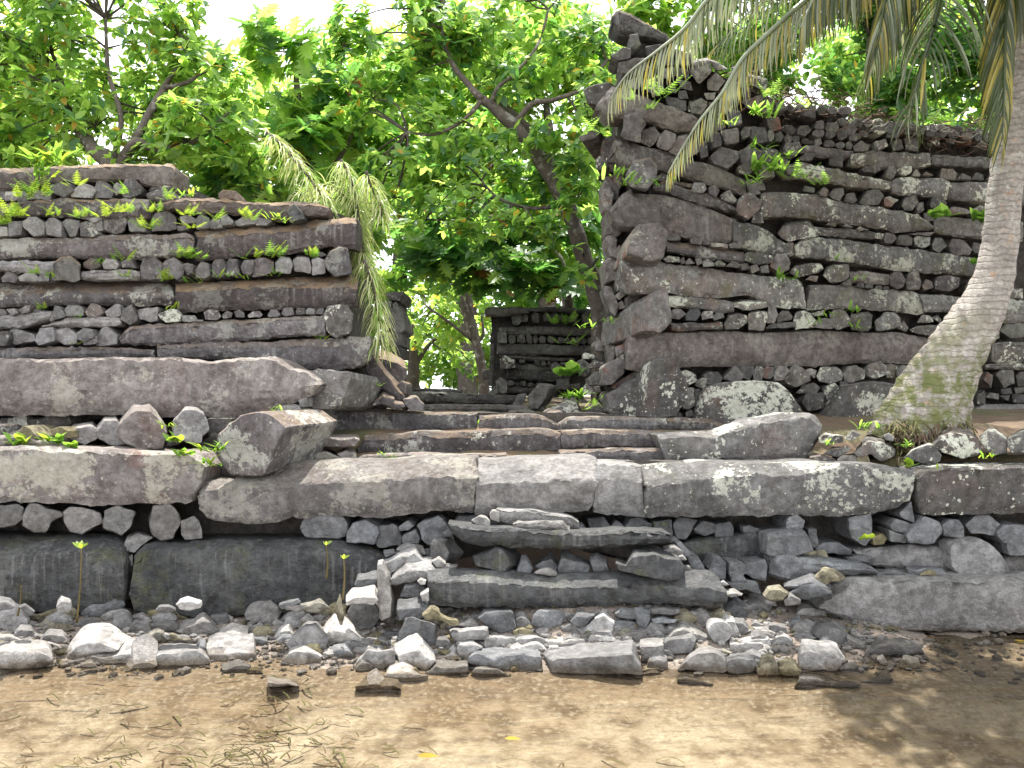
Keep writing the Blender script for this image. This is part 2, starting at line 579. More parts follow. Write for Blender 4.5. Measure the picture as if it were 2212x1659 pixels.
def autorow(parent, reg, x0, x1, yt0, yb0, yt1, yb1, w, Y=None, plane=None, mats=('clean',), L=.4, gap=.08, jit=.05):
    ox, oy, k = REG[reg]
    x = x0
    while x < x1:
        ww = w * RNG.uniform(.7, 1.35)
        t = (x - x0) / (x1 - x0)
        yt = yt0 + (yt1 - yt0) * t; yb = yb0 + (yb1 - yb0) * t
        h = (yb - yt) * RNG.uniform(.72, 1.0)
        cx, cy = x + ww / 2, yb - h / 2
        m = RNG.choice((5, 6, 6, 7))
        a0 = RNG.uniform(0, 6.28)
        pg = []
        for i in range(m):
            a = a0 + 2 * math.pi * (i + RNG.uniform(-.2, .2)) / m
            ca, sa = math.cos(a), math.sin(a)
            q = 1 / max(abs(ca), abs(sa)) ** .55
            pg.append((ox + (cx + ca * q * ww * (.5 - gap / 2)) * k, oy + (cy + sa * q * h * .5) * k))
        px = sum(p[0] for p in pg) / m
        y = (plane(px) if plane else Y) + RNG.uniform(-jit, jit)
        rock('stone', pg, y, M[RNG.choice(mats)], parent, L=L)
        x += ww

# ---- left enclosure wall
YL = 9.3
WL = wall('basalt_wall', (-3.4, YL + .5, 1.8), 'tall stacked basalt log wall left of the gateway, ferns growing in its joints')
course(WL, '''
A -200 135 0 125 150 120 320 118 / -200 330 0 325 150 330 320 320|m=brown sl.9
A 300 118 500 108 980 88 1480 88 1508 115 / 300 285 640 255 960 240 1200 240 1230 290 1500 292 / 300 135 700 125 1100 110 1480 108 1508 140|m=brown
A -100 440 0 432 400 395 900 388 1272 388 / -100 560 0 545 400 548 880 560 1275 562|m=dark
A 1340 432 1500 400 1620 380 1900 390 2100 415 2300 424 2420 415 2560 412 2700 420 2835 462 / 1340 475 1700 520 2030 525 2212 545 2450 590 2640 540 2812 548|m=brown
A -150 750 0 740 300 725 560 725 900 700 1150 685 1400 700 1640 680 1672 720 / -150 940 0 935 400 905 900 905 1150 920 1400 905 1590 890 1675 850|m=purple
A 1690 672 1900 650 2100 640 2212 627 2462 612 2712 562 3072 554 / 1695 930 1900 915 2212 870 2462 868 2700 830 2830 800 3055 815 / 1715 725 2000 705 2212 682 2612 662 2812 617 3072 604|m=dark
A -80 1125 0 1112 400 1100 800 1100 1180 1090 1430 1098 1475 1140 / -80 1330 200 1330 700 1312 1100 1325 1480 1302 1508 1275 / -80 1230 200 1215 680 1200 1000 1210 1490 1232|m=purple
A 1525 1118 1700 1100 1950 1090 2212 1087 2512 1062 2912 1052 3086 1047 / 1540 1372 1900 1352 2312 1348 2700 1345 3062 1320 / 1525 1195 1800 1180 2000 1162 2512 1157 3086 1152|m=dark
A -50 1415 200 1375 440 1350 / -50 1520 200 1510 425 1445|m=clean
A 370 1490 600 1415 830 1410 1030 1420 / 372 1500 600 1503 1000 1502 1035 1498|m=clean
A 1030 1595 1070 1510 1150 1478 1500 1460 1800 1445 2212 1422 2462 1402 2804 1397 / 1060 1645 1200 1655 1700 1640 2212 1612 2462 1582 2802 1572|m=purple
H -120 130 0 128 700 120 900 120 1322 145 / -120 240 0 240 700 232 1325 215|m=purple
H 1365 102 1500 95 2212 68 2712 50 3012 30 3199 25 / 1366 232 2212 232 2500 290 2812 320 3060 302 3172 235|m=purple D.8
A -50 932 200 925 470 928 / -50 1012 200 1040 470 1050|m=clean
A 715 1012 1000 1000 1192 1012 / 715 1095 950 1105 1196 1088|m=clean
''', Y=YL, jit=.04)
course(WL, '''
A 0 300 45 310 60 370 20 400 -30 390; 50 330 130 320 150 400 40 410; 440 260 600 255 630 330 560 380 440 330; 610 330 700 260 780 270 830 320 790 390 620 370; 810 300 850 225 900 225 990 320 960 385 820 385; 980 280 1010 245 1050 280 1060 330 1000 360; 1060 300 1080 230 1150 215 1225 300 1200 350 1120 385 1060 370; 150 330 300 330 440 330 430 400 160 410
A 1290 320 1340 262 1470 265 1500 310 1390 325; 1250 340 1390 320 1500 330 1560 400 1480 425 1300 410|m=white
A 1895 350 1940 315 2040 330 2050 400 1900 385|m=brown
A 200 590 250 545 310 545 385 600 380 690 290 715 200 640; 385 600 430 560 480 555 540 610 535 720 400 700; 540 590 580 565 690 575 690 640 650 720 605 715; 690 610 740 585 800 600 845 690 800 718 695 715; 735 560 860 545 880 570 800 600; 810 600 880 575 890 660 840 670; 1100 590 1150 550 1225 550 1265 620 1250 680 1120 670; 1550 540 1640 530 1690 560 1700 600 1580 610
A 880 530 1060 505 1095 570 1080 650 1000 695 880 660; 1310 590 1350 490 1440 475 1520 540 1530 650 1430 670 1320 670|m=purple tf.1
A 1690 570 1720 535 1780 533 1810 560 1810 640 1700 650; 1810 590 1840 555 1900 560 1920 640 1820 650; 1900 550 1950 522 2010 580 2010 610 1920 620; 2030 590 2100 540 2212 530 2230 590 2212 610 2050 625; 2215 505 2300 505 2350 580 2300 615 2212 620; -60 640 60 630 70 710 -60 720; 70 590 190 580 200 620 180 700 80 710; 1530 620 1600 620 1620 660 1540 670
A 2482 497 2542 437 2612 512 2622 562 2512 594|m=blue Y9.2
A 10 1080 60 1020 110 1030 150 1080 140 1110 20 1110; 160 1070 220 1025 300 1040 330 1080 320 1105 170 1105; 325 1080 360 1030 420 1040 420 1100 330 1105
A 470 940 530 880 610 868 690 950 690 1080 640 1100 460 1095|m=dark Y9.2 tf.1
A 720 940 770 905 850 915 870 980 790 1005 730 980|m=white
A 885 950 920 910 990 910 1025 960 1000 1000 900 1000; 1050 930 1130 908 1170 990 1060 985; 1210 970 1240 915 1340 905 1400 960 1390 1080 1220 1085; 1400 960 1430 925 1510 905 1580 970 1585 1050 1530 1100 1400 1010; 1585 960 1620 945 1670 960 1660 1030 1620 1050 1600 1010; 1680 1010 1740 935 1800 950 1820 1050 1760 1080 1690 1070; 1830 960 1860 915 1930 920 1950 980 1940 1060 1840 1065; 1950 960 1980 908 2050 915 2065 1000 2060 1055 1960 1050; 2080 980 2110 920 2190 920 2190 1020 2150 1050 2100 1040
B -30 590 20 550 80 550 155 590 150 680 80 720 -30 730; 165 600 215 545 290 550 320 620 300 700 170 690; 320 580 360 535 460 550 475 640 470 700 330 680; 480 570 540 545 600 580 600 700 485 715; 530 520 570 510 610 540 560 560|tf.15
B 590 590 640 490 720 445 795 465 805 550 825 700 690 732 610 640|m=purple Y9.2 tf.12
A 0 1340 40 1345 60 1390 0 1400 -50 1380; 55 1345 120 1335 160 1380 100 1395; 160 1350 220 1310 275 1310 250 1370 180 1385; 280 1350 340 1345 340 1370 290 1375; 430 1430 480 1315 520 1330 578 1400 440 1450; 565 1350 600 1310 680 1310 730 1360 710 1400 580 1410; 905 1370 1000 1300 1040 1310 1050 1400 1020 1412 925 1410; 1195 1350 1260 1335 1360 1325 1365 1440 1300 1450 1205 1430
A 740 1370 790 1295 840 1310 900 1380 860 1410 760 1410; 1050 1350 1130 1310 1190 1410 1180 1450 1120 1480 1045 1430; 1370 1390 1440 1350 1520 1345 1560 1400 1550 1450 1430 1460|m=white
A 1560 1400 1620 1385 1680 1385 1700 1420 1690 1450 1580 1450; 1760 1360 1810 1325 1880 1335 1910 1410 1870 1440 1780 1435; 1700 1430 1760 1435 1750 1450 1700 1450; 1920 1390 1960 1345 2010 1370 2000 1415 1930 1425; 2020 1360 2070 1335 2110 1370 2110 1410 2040 1415; 2140 1390 2180 1355 2240 1355 2270 1390 2250 1412 2150 1410|tf.2
B 95 1060 130 1015 180 1020 215 1060 190 1080 110 1080; 220 1050 240 1000 310 1000 330 1060 250 1075; 345 1030 360 1000 420 1005 425 1055 350 1060; 428 1030 450 1005 510 1010 510 1055 435 1060; 515 1030 540 1007 585 1010 585 1055 520 1058
B 595 1050 625 980 700 965 790 975 825 1040 825 1180 790 1230 690 1260 610 1190|m=white Y9.18 tf.05
A -60 1540 60 1540 80 1600 50 1660 -60 1660; 85 1520 130 1510 290 1560 305 1620 120 1650; 350 1505 460 1510 470 1620 330 1650 300 1620; 480 1530 560 1495 600 1500 665 1560 655 1640 560 1655 490 1620; 665 1550 720 1510 800 1520 825 1570 740 1620 670 1610; 720 1620 830 1570 840 1640 720 1655; 820 1590 870 1530 920 1495 1010 1570 1010 1650 830 1660
''', Y=YL, mats=('clean', 'clean', 'purple'), L=.4)
core(WL, '-40 372 120 372 370 372 375 440 690 448 750 470 755 800 700 880 -40 920', YL + .34, 1.5)
# inner return of the wall inside the gateway
course(WL, '''
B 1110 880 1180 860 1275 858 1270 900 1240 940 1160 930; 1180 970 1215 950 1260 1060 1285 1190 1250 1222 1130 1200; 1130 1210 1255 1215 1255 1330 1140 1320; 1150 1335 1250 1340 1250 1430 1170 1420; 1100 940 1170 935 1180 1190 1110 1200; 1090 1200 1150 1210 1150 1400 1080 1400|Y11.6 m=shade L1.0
''', Y=11.6)

# tumbled slabs against the left corner
course(WL, '''
I 960 128 985 120 1130 170 1285 245 1290 300 1258 462 1080 365 985 215|m=dark Y9.9 L.5 tf.25
I 945 190 990 180 1090 320 1270 530 1312 640 1282 668 1130 512 1000 430 940 330|m=dark Y9.6 L.25 bx6
I 1030 552 1110 475 1190 520 1180 560 1272 590 1282 632 1200 660 1130 612 1000 612|m=purple Y9.4 tf.4
I 1270 560 1380 538 1450 610 1440 668 1340 672 1290 622|m=purple Y9.5 tf.15
I 980 640 1080 615 1110 650 1000 665; 1200 480 1260 415 1305 440 1312 530 1262 524|m=dark Y9.7
''', Y=9.6)

# ---- massive slab on the terrace, with the rubble it rests on
WT = wall('terrace_course', (-2.6, 8.6, 1.9), 'long purplish basalt column lying above the lowest courses at the left')
course(WT, '''
H -200 222 0 230 200 215 850 212 1200 210 1500 208 1800 240 2000 218 2212 205 2350 198 2420 225 2500 290 2650 325 2735 400 2748 440 / -200 712 0 712 700 712 1000 722 1400 742 2000 745 2212 695 2500 625 2690 540 2745 455 / -200 505 0 515 500 515 1200 500 1500 520 1950 545 2212 515 2400 500 2600 470 2745 442|m=slab sl.22 D.8 Y8.45
H -60 740 110 740 120 820 -60 830; 110 730 230 722 250 800 130 805; 240 740 600 722 620 800 400 850 260 812|m=white Y8.6
H 600 835 640 790 800 768 832 800 845 900 740 972 620 905; 830 820 900 720 1000 708 1080 800 1080 960 960 972 850 900|m=clean Y8.2 tf.2
H 1010 862 1030 780 1150 640 1290 618 1345 680 1438 832 1425 925 1400 1000 1230 1012 1080 950|m=slab Y8.02 tf.12
H 1500 740 1600 645 1700 650 1755 680 1802 840 1745 890 1740 960 1640 945 1500 885|m=clean Y8.12 tf.06
H -60 830 250 818 330 870 560 900 602 922 560 985 200 985 -60 985|m=slab Y8.0 tf.5
H 150 870 200 805 260 830 330 900 250 930 140 922; 430 850 520 810 590 850 590 910 470 890|m=coral Y8.0
H 1905 880 1990 785 2080 702 2312 696 2400 745 2485 815 2400 980 2272 1210 1990 1228 1930 1120 1895 960|m=purple Y7.72 bx72 by-8 L.8
I 480 640 450 600 490 460 490 335 540 322 700 340 790 348 812 400 790 470 720 622 600 662|m=white Y8.8 bx48 by6 L.8
I 170 680 200 640 330 612 378 625 380 690 340 720 180 715; 360 565 440 560 440 640 380 640|m=clean Y8.5
H 1790 740 1990 745 1960 850 1850 900 1790 880; 1440 900 1520 880 1560 960 1430 985; 1640 950 1880 880 1900 990 1740 1010|m=shade Y8.3
''', Y=8.4)

# ---- lowest wall above the beach
WB = wall('basalt_retaining_wall', (0, 8.1, .9), 'low retaining wall of huge basalt columns along the water, under the steps')
course(WB, '''
H -200 985 0 982 500 990 900 992 1300 1030 1600 1012 1720 1050 1752 1140 / -200 1468 0 1472 400 1470 800 1492 1300 1480 1650 1466 1712 1330 / -200 1015 0 1020 500 1030 900 1030 1300 1062 1600 1050 1745 1140|m=slab Y7.7 D.9
H 1705 1340 1770 1272 1940 1300 2030 1240 2212 1212 2360 1200 2500 1118 2912 1092 3290 1108 3612 1076 4112 1080 / 1720 1520 1790 1615 2000 1640 2212 1655 2380 1650 2487 1602 2912 1592 3300 1592 3612 1562 4092 1550 / 1710 1400 1770 1360 1940 1350 2030 1335 2212 1345 2370 1340 2510 1330 2912 1285 3300 1275 3700 1255 4117 1262|m=slab Y7.7 D.9
P 1032 992 1070 996 1100 990 1285 985 1291 1000 / 1027 1112 1100 1110 1275 1102 1280 1080 / 1030 1046 1090 1042 1285 1036 1290 1040|m=grey Y7.7 D.9
P 1292 1003 1340 1002 1382 1004 / 1284 1108 1340 1116 1392 1116|m=grey Y7.74 D.9
P 1385 1006 1480 1001 1560 998 1650 1002 1750 998 1900 1003 1976 1018 / 1394 1116 1500 1116 1600 1113 1700 1113 1800 1115 1900 1108 1962 1088 / 1392 1050 1470 1042 1560 1030 1640 1022 1700 1030 1800 1014 1900 1016 1976 1034|m=white Y7.7 D.9
N 1286 470 1370 400 1600 378 2212 380 2450 380 / 1290 700 1325 800 2212 782 2450 782 / 1286 520 1370 440 1600 410 2212 405 2450 405|m=white Y7.7 D.9
K -200 312 0 305 350 304 700 312 1000 330 1060 410 / -200 940 0 930 300 968 650 985 850 960 1070 880 / -200 500 0 500 300 472 700 462 1075 470|m=blue Y7.66 D.9
K 1170 480 1225 390 1400 362 1800 350 2212 345 2912 350 3100 380 3212 412 3320 500 / 1120 820 1165 975 1500 1002 2000 1010 2212 1010 2700 985 3100 920 3290 720 / 1160 560 1240 490 1500 462 2212 450 2900 460 3290 560|m=blue Y7.62 D.9
P 1780 1290 1832 1246 1950 1246 2212 1248 2340 1248 / 1768 1315 1830 1345 1900 1358 2212 1368 2340 1370 / 1785 1300 1836 1262 1950 1256 2212 1258 2340 1258|m=grey Y7.45 D.6
M 1480 385 1700 335 1950 302 2212 292 2450 290 / 1500 520 1700 562 2212 535 2450 540|m=blue Y7.85
N 730 1100 1200 1052 1560 1090 / 860 1245 1200 1270 1600 1325|m=grey Y7.85
N 20 1130 240 1165 600 1205 900 1242 932 1290 / 22 1340 200 1385 400 1335 930 1302|m=slate Y7.55 ld.1
N 2060 1160 2212 1150 2450 1150 / 2070 1340 2212 1340 2450 1340|m=grey Y7.85
''', Y=7.7, jit=.0)
course(WB, '''
K -60 50 0 40 150 20 205 60 200 150 120 230 -60 240; 190 140 250 30 330 40 530 100 540 140 430 200 400 280 290 285 200 220; 540 110 620 45 860 100 890 180 720 305 600 270 550 180; 890 180 910 80 1040 45 1160 95 1140 200 1050 305 900 240; 1295 150 1330 40 1470 35 1540 120 1560 200 1490 340 1390 350 1320 310; 1560 180 1680 140 1720 180 1750 340 1600 350 1570 300|m=grey tf.06 L.6
K 1075 370 1100 310 1190 265 1315 305 1230 390 1160 450 1090 430; 1050 540 1150 460 1150 580 1090 590|m=grey tf.15
L 390 250 430 150 480 138 740 140 790 210 770 310 700 335 430 320; 790 290 840 200 950 170 1050 240 1060 290 1020 400 800 370; 1035 370 1070 230 1170 225 1230 250 1260 330 1240 400 1060 415; 1235 240 1310 190 1370 230 1320 270 1250 280; 1265 320 1380 260 1420 340 1400 385 1270 380; 1395 240 1430 200 1570 150 1620 180 1660 260 1600 340 1500 400 1430 340; 1700 210 1750 130 1900 140 2100 180 2100 240 1800 230|m=slate L.6
M 570 230 600 200 650 270 570 275; 650 170 790 150 845 230 830 275 680 275; 850 240 900 180 965 230 960 258 850 260; 975 240 1030 165 1130 165 1210 210 1200 265 990 260; 1215 200 1380 170 1390 360 1250 330; 1395 200 1440 160 1600 180 1560 260 1500 350 1420 330; 1570 260 1640 190 1745 210 1750 290 1660 315 1590 290; 1750 290 1760 220 1880 195 1915 250 1910 310 1760 335; 1990 240 2060 225 2140 260 2100 300 2000 290|m=slate Y7.9
M 1420 380 1460 365 1560 480 1500 520; 1510 500 1600 490 1650 560 1670 630 1560 625; 1700 610 1750 510 1800 505 1850 560 1850 690 1790 700; 1870 640 1880 545 2010 560 2010 650 1900 700; 1895 690 1990 650 2030 710 1900 712; 2010 630 2020 550 2180 530 2200 580 2190 700 2090 690; 1860 712 2120 710 2150 810 1950 780|m=slate Y7.6
N 150 870 180 820 240 795 310 850 300 920 220 945 160 930; 1140 790 1240 680 1265 870 1150 820; 1060 890 1110 835 1250 880 1210 965 1080 930; 1040 930 1190 980 1190 1040 1060 1030; 1210 960 1350 810 1480 850 1510 930 1440 1050 1230 1040; 1510 880 1560 840 1640 850 1695 910 1690 990 1520 985; 1700 890 1780 800 1900 800 2010 880 1960 965 1780 965; 1980 940 2050 890 2212 890 2300 920 2300 1040 2050 1050|m=slate L.6
N 690 820 880 800 900 850 890 960 910 1000 850 1070 720 1000|m=slate L.9 bx-16
N 900 1000 980 960 1035 1000 1000 1050 920 1062; 270 1140 330 1110 500 1100 515 1180 400 1190|m=coral
N -10 975 300 935 350 1000 395 1105 200 1150 0 1150|m=slate Y7.6
N 400 1090 480 1045 620 1045 730 1090 720 1140 450 1132; 680 1160 850 1150 870 1210 690 1215; 350 930 420 920 440 1080 360 1085; 2060 1000 2300 1050 2300 1150 2080 1150|m=slate
N 1560 1080 1620 1030 1720 1010 1900 1030 2050 1170 2072 1340 1600 1340|m=grey Y7.72 rnd
''', Y=7.78, jit=.05)
core(WB, '-60 1000 700 1005 1300 1000 2270 1010 2270 1345 1650 1290 1350 1290 900 1300 -60 1310', 8.2, .9)

# ---- steps up into the gateway
ST = empty('stone_steps', (0, 9.2, 1.6), 'broad worn basalt steps climbing from the low wall into the gateway', 'steps')
course(ST, '''
I 325 712 400 668 700 645 1100 655 1500 688 1905 690 / 340 730 600 870 900 885 1200 880 1500 852 1910 850 / 330 722 400 690 700 672 1100 690 1500 705 1905 708|m=purple Y9.6 D1.2
P 1035 899 1100 893 1170 895 1208 917 / 1035 933 1100 934 1180 933 1210 932|m=purple Y9.6 D1.2
P 1210 914 1228 900 1300 899 1440 903 / 1210 932 1300 932 1440 930|m=purple Y9.6 D1.2
P 1440 903 1530 905 1600 925 / 1440 930 1530 940 1600 950|m=purple Y9.6 D.8
I 868 1000 925 890 1200 880 1400 845 1700 860 2212 832 2500 828 2640 860 / 890 1062 1200 1062 1700 1060 2212 1050 2630 1030|m=purple Y9.0 D.8
P 1213 931 1280 927 1400 930 1442 936 / 1212 972 1300 970 1435 968|m=purple Y9.0 D.8
I 1430 1072 1600 1055 2150 1050 2182 1088 / 1430 1120 1800 1125 2185 1118|m=purple Y8.6 D.6
P 1212 976 1330 970 1442 970 / 1212 1000 1330 1000 1448 1000|m=purple Y8.6 D.6
P 780 985 900 980 1030 985 / 780 1010 900 1010 1030 1010|m=slab Y8.5 D.5
P 1418 938 1480 932 1545 934 1620 905 1700 889 1755 894 1773 915 / 1445 1000 1560 999 1680 996 1742 991 1768 950 / 1425 950 1480 945 1545 948 1610 925 1690 905 1750 905 1773 925|m=white Y8.5 D.5
I 1300 502 1600 512 1900 530 2250 540 / 1310 605 1700 612 2250 620|m=shade Y12.5 D1.5
I 1310 488 1500 478 1640 482 1772 490 / 1320 512 1600 515 1772 520|m=slab Y14.2 D.4
I 1440 618 1800 618 2250 625 2500 640 / 1450 690 1800 692 2250 690 2500 700|m=shade Y11 D1.5
I 560 970 570 882 640 878 850 880 895 900 855 975 630 992; 518 1100 530 1010 600 1000 735 1060 730 1102; 700 1035 780 985 860 1020 862 1088 740 1082|m=slab Y8.5 tf.3
''', Y=9.0, jit=0)
core(ST, '600 905 850 893 1000 893 1300 895 1640 925 1700 1005 600 1005', 9.95, 1.5)

# ---- inner wall seen through the gateway
WI = wall('inner_wall', (1.2, 14.6, 2.8), 'dark inner basalt wall seen through the gateway, shaded by trees')
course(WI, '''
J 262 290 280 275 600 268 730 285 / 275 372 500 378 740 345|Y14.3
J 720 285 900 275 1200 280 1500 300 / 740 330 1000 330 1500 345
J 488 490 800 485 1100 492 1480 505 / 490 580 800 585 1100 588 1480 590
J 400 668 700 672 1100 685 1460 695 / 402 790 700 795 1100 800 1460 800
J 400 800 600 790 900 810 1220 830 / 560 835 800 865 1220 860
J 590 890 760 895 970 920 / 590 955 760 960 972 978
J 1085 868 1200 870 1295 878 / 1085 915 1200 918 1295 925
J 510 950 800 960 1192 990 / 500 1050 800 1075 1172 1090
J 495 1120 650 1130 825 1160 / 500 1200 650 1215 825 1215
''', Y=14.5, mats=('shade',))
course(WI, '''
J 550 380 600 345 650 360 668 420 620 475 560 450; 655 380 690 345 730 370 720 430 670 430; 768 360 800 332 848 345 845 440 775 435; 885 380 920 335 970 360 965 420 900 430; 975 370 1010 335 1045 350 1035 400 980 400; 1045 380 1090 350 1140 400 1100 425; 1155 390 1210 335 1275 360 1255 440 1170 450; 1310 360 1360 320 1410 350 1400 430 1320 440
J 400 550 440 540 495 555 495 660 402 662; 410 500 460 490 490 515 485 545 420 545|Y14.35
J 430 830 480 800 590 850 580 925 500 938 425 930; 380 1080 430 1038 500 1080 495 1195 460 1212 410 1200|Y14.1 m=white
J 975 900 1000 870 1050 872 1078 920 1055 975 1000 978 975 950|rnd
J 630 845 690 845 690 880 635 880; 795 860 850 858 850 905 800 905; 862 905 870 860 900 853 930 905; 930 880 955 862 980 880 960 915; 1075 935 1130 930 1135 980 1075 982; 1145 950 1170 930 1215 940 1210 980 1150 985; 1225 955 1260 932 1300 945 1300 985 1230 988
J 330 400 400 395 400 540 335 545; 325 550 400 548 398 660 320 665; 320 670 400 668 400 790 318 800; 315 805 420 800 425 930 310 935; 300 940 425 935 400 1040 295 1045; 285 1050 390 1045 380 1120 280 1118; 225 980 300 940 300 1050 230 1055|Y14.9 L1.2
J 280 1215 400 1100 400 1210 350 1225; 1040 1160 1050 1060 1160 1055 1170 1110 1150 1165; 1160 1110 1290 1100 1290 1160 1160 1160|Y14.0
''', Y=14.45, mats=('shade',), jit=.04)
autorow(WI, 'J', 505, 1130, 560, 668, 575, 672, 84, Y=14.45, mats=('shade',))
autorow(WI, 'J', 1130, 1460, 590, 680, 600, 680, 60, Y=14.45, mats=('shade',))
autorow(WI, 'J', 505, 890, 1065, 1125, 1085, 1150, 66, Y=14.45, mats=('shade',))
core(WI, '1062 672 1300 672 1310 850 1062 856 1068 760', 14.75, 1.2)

# ---- rubble fallen inside the gateway, right of the path
YR = 10.6
for k, (q, mt, opt, lab) in enumerate((
    ('730 1240 800 1170 880 1100 1040 1130 1050 1162 960 1290 880 1370 760 1372', 'white', dict(s=.3, Y=10.9), 'large upright streaked boulder fallen inside the gateway'),
    ('560 1342 620 1222 712 1210 690 1292 640 1342', 'shade', dict(Y=11.2), 'small leaning slab left of the upright streaked boulder'),
    ('890 1420 1010 1360 1150 1250 1252 1270 1292 1400 1270 1452 1130 1432 1010 1440', 'white', dict(Y=10.5, tf=.3), 'lichen-white boulder in the gateway in front of the upright one'),
    ('895 1400 960 1368 1080 1370 1122 1440 1040 1512 950 1462', 'purple', dict(Y=10.2, tf=.3), 'purplish block lying on the top step in the gateway'),
    ('1350 1350 1420 1310 1480 1282 1560 1380 1540 1422 1360 1442', 'purple', dict(Y=10.4, tf=.2), 'dark block lying against the foot of the right corner'),
    ('1300 1172 1360 1090 1430 1150 1452 1200 1310 1217', 'white', dict(Y=10.7, tf=.2), 'pointed pale lichen stone beside the right gateway corner'),
    ('510 1380 620 1360 820 1390 832 1432 600 1402', 'shade', dict(Y=10.8, tf=.5), 'flat lichened slab on the floor of the gateway'),
    ('1505 1232 1530 1190 1572 1190 1562 1332 1520 1312', 'mossy', dict(Y=10.5), 'narrow mossy stone wedged at the right corner of the gateway'),
    ('1410 702 1450 640 1600 650 1602 760 1430 752', 'white', dict(Y=11.0, s=-.2), 'broken column end jutting from the inner face of the right wall'),
    ('1330 800 1342 765 1462 800 1440 840 1332 832', 'white', dict(Y=11.1), 'thin pale splinter of stone under the jutting column end'),
    ('1390 902 1440 830 1552 860 1522 932 1400 932', 'white', dict(Y=10.9, tf=.3), 'pale crusted stone in the tumbled heap at the right corner'),
    ('1380 1052 1450 980 1542 970 1542 1112 1390 1122', 'mossy', dict(Y=10.8), 'streaked dark block in the middle of the tumbled heap'),
    ('1280 850 1330 840 1400 900 1400 990 1340 1020 1300 960', 'shade', dict(Y=11.1), 'dark curved stone left of the streaked block in the heap'),
    ('1280 1280 1340 1270 1380 1300 1290 1320', 'shade', dict(Y=10.6), 'low flat stone between the two boulders of the heap'),
    ('1440 1140 1500 1130 1510 1200 1450 1190', 'shade', dict(Y=10.6), 'small dark stone below the streaked block of the heap'),
)):
    yy = opt.pop('Y')
    o = rock('fallen_stone', pts('J', q), yy, M[mt], L=.5, **opt)
    tag(o, lab, 'stone', 'stones tumbled inside the gateway')

# ---- right wall
def PR(x):
    return 10.0 + (max(x, 1340) - 1340) / 872.0 * 1.6 if x < 2400 else 11.9
WR = wall('basalt_wall', (4.0, 11.2, 2.6), 'highest basalt log wall right of the gateway, its corner rising under palm fronds')
course(WR, '''
T 868 140 930 82 1000 95 1280 268 1400 345 / 872 212 960 282 1200 335 1380 405|m=dark Y10.3 ld.15 lf.1
C 180 235 300 85 520 130 650 190 860 270 1040 340 1065 372 / 200 285 330 352 440 352 600 372 860 482 1010 475|m=red ld.35 lf.12 round0
C 278 700 330 530 385 522 430 545 860 680 1200 770 1480 885 1472 1000 / 290 742 440 782 700 802 850 842 1000 902 1250 962 1400 1032 1452 1045|m=red ld.35 lf.1
C 670 912 850 930 1100 1000 1200 1020 1350 1110 1392 1142 / 672 992 800 1012 1000 1092 1200 1142 1390 1172|m=purple
C 310 1135 410 1010 470 960 500 1000 700 1010 900 1060 1200 1152 1385 1232 / 330 1262 400 1290 500 1302 700 1342 1000 1402 1200 1432 1355 1432|m=red ld.4 lf.12
C 1370 1232 1500 1262 1640 1300 1750 1402 1832 1442 / 1370 1442 1450 1482 1700 1542 1842 1542|m=mossy
C 1600 1002 1740 980 2059 1010 2359 1090 2659 1130 2959 1190 3082 1292 / 1600 1212 1859 1212 2159 1252 2459 1292 2759 1342 3080 1326|m=mossy
C 790 1422 1000 1432 1300 1482 1452 1512 / 790 1512 1000 1552 1300 1602 1452 1602 / 790 1470 1000 1482 1300 1530 1452 1550|m=purple
D 380 1292 700 1312 1000 1352 / 380 1372 700 1392 992 1412|m=mossy
D 235 1450 300 1392 500 1387 800 1432 1200 1472 1500 1522 1882 1572 / 240 1560 300 1560 700 1610 1200 1680 1500 1700 1872 1722|m=mossy
D 100 752 300 742 600 792 850 852 1062 902 / 200 862 450 902 700 962 860 972 1062 982|m=mossy
D 1062 902 1120 872 1500 872 1582 902 / 1070 1012 1200 1032 1572 1052|m=white
D 1582 905 2000 912 2500 912 / 1562 1062 1992 1102 2500 1112|m=white
D 1440 1252 1490 1202 1540 1212 1760 1232 2200 1242 / 1440 1352 1750 1402 2200 1422|m=mossy
D 270 592 400 592 735 642 / 270 662 500 702 722 722|m=purple
D 720 662 900 642 1400 662 / 720 762 1000 802 1402 772|m=mossy
D 1420 672 2000 702 2500 702 / 1420 772 2000 802 2500 822|m=mossy
E 372 292 392 120 450 95 520 120 800 172 1100 192 1300 242 1500 262 1750 287 1952 322 / 382 402 440 432 560 442 800 432 1200 472 1500 452 1700 562 1987 572|m=mossy ld.4 lf.1
G 360 352 700 362 900 392 1200 402 1322 442 / 330 582 600 572 900 577 1300 612 1352 602|m=mossy
G 1320 432 1750 472 2400 502 / 1360 592 1700 602 2400 642|m=mossy
E 450 772 700 772 1000 757 1300 752 1600 772 1900 747 2059 742 2359 767 2759 762 3059 827 3112 862 / 440 1102 560 1122 800 1082 1000 1082 1350 1062 1900 1062 2400 1047 2659 1037 2950 1052 3010 1002 / 450 882 800 892 900 872 1400 862 2200 862 2659 852 2900 882 3111 892|m=red sl.5
E 800 452 850 442 1100 462 1362 502 / 800 542 1000 572 1200 592 1352 602|m=mossy
E 830 692 1000 682 1262 677 / 830 757 1000 752 1266 742|m=red
G 700 247 850 237 1042 272 / 720 332 850 362 1032 362|m=red
G 1940 862 2100 852 2400 852 / 1940 1042 2100 1042 2400 1042|m=mossy
G 1710 1560 1760 1450 1850 1385 2100 1385 2400 1392 / 1700 1602 1900 1650 2400 1652|m=grey
G 1890 1042 2100 1035 2400 1035 / 1890 1092 2100 1097 2400 1097|m=mossy
C 740 900 880 905 1000 920 / 740 960 880 955 990 965|m=dark
'''.replace('round0', ''), plane=PR, jit=.03)
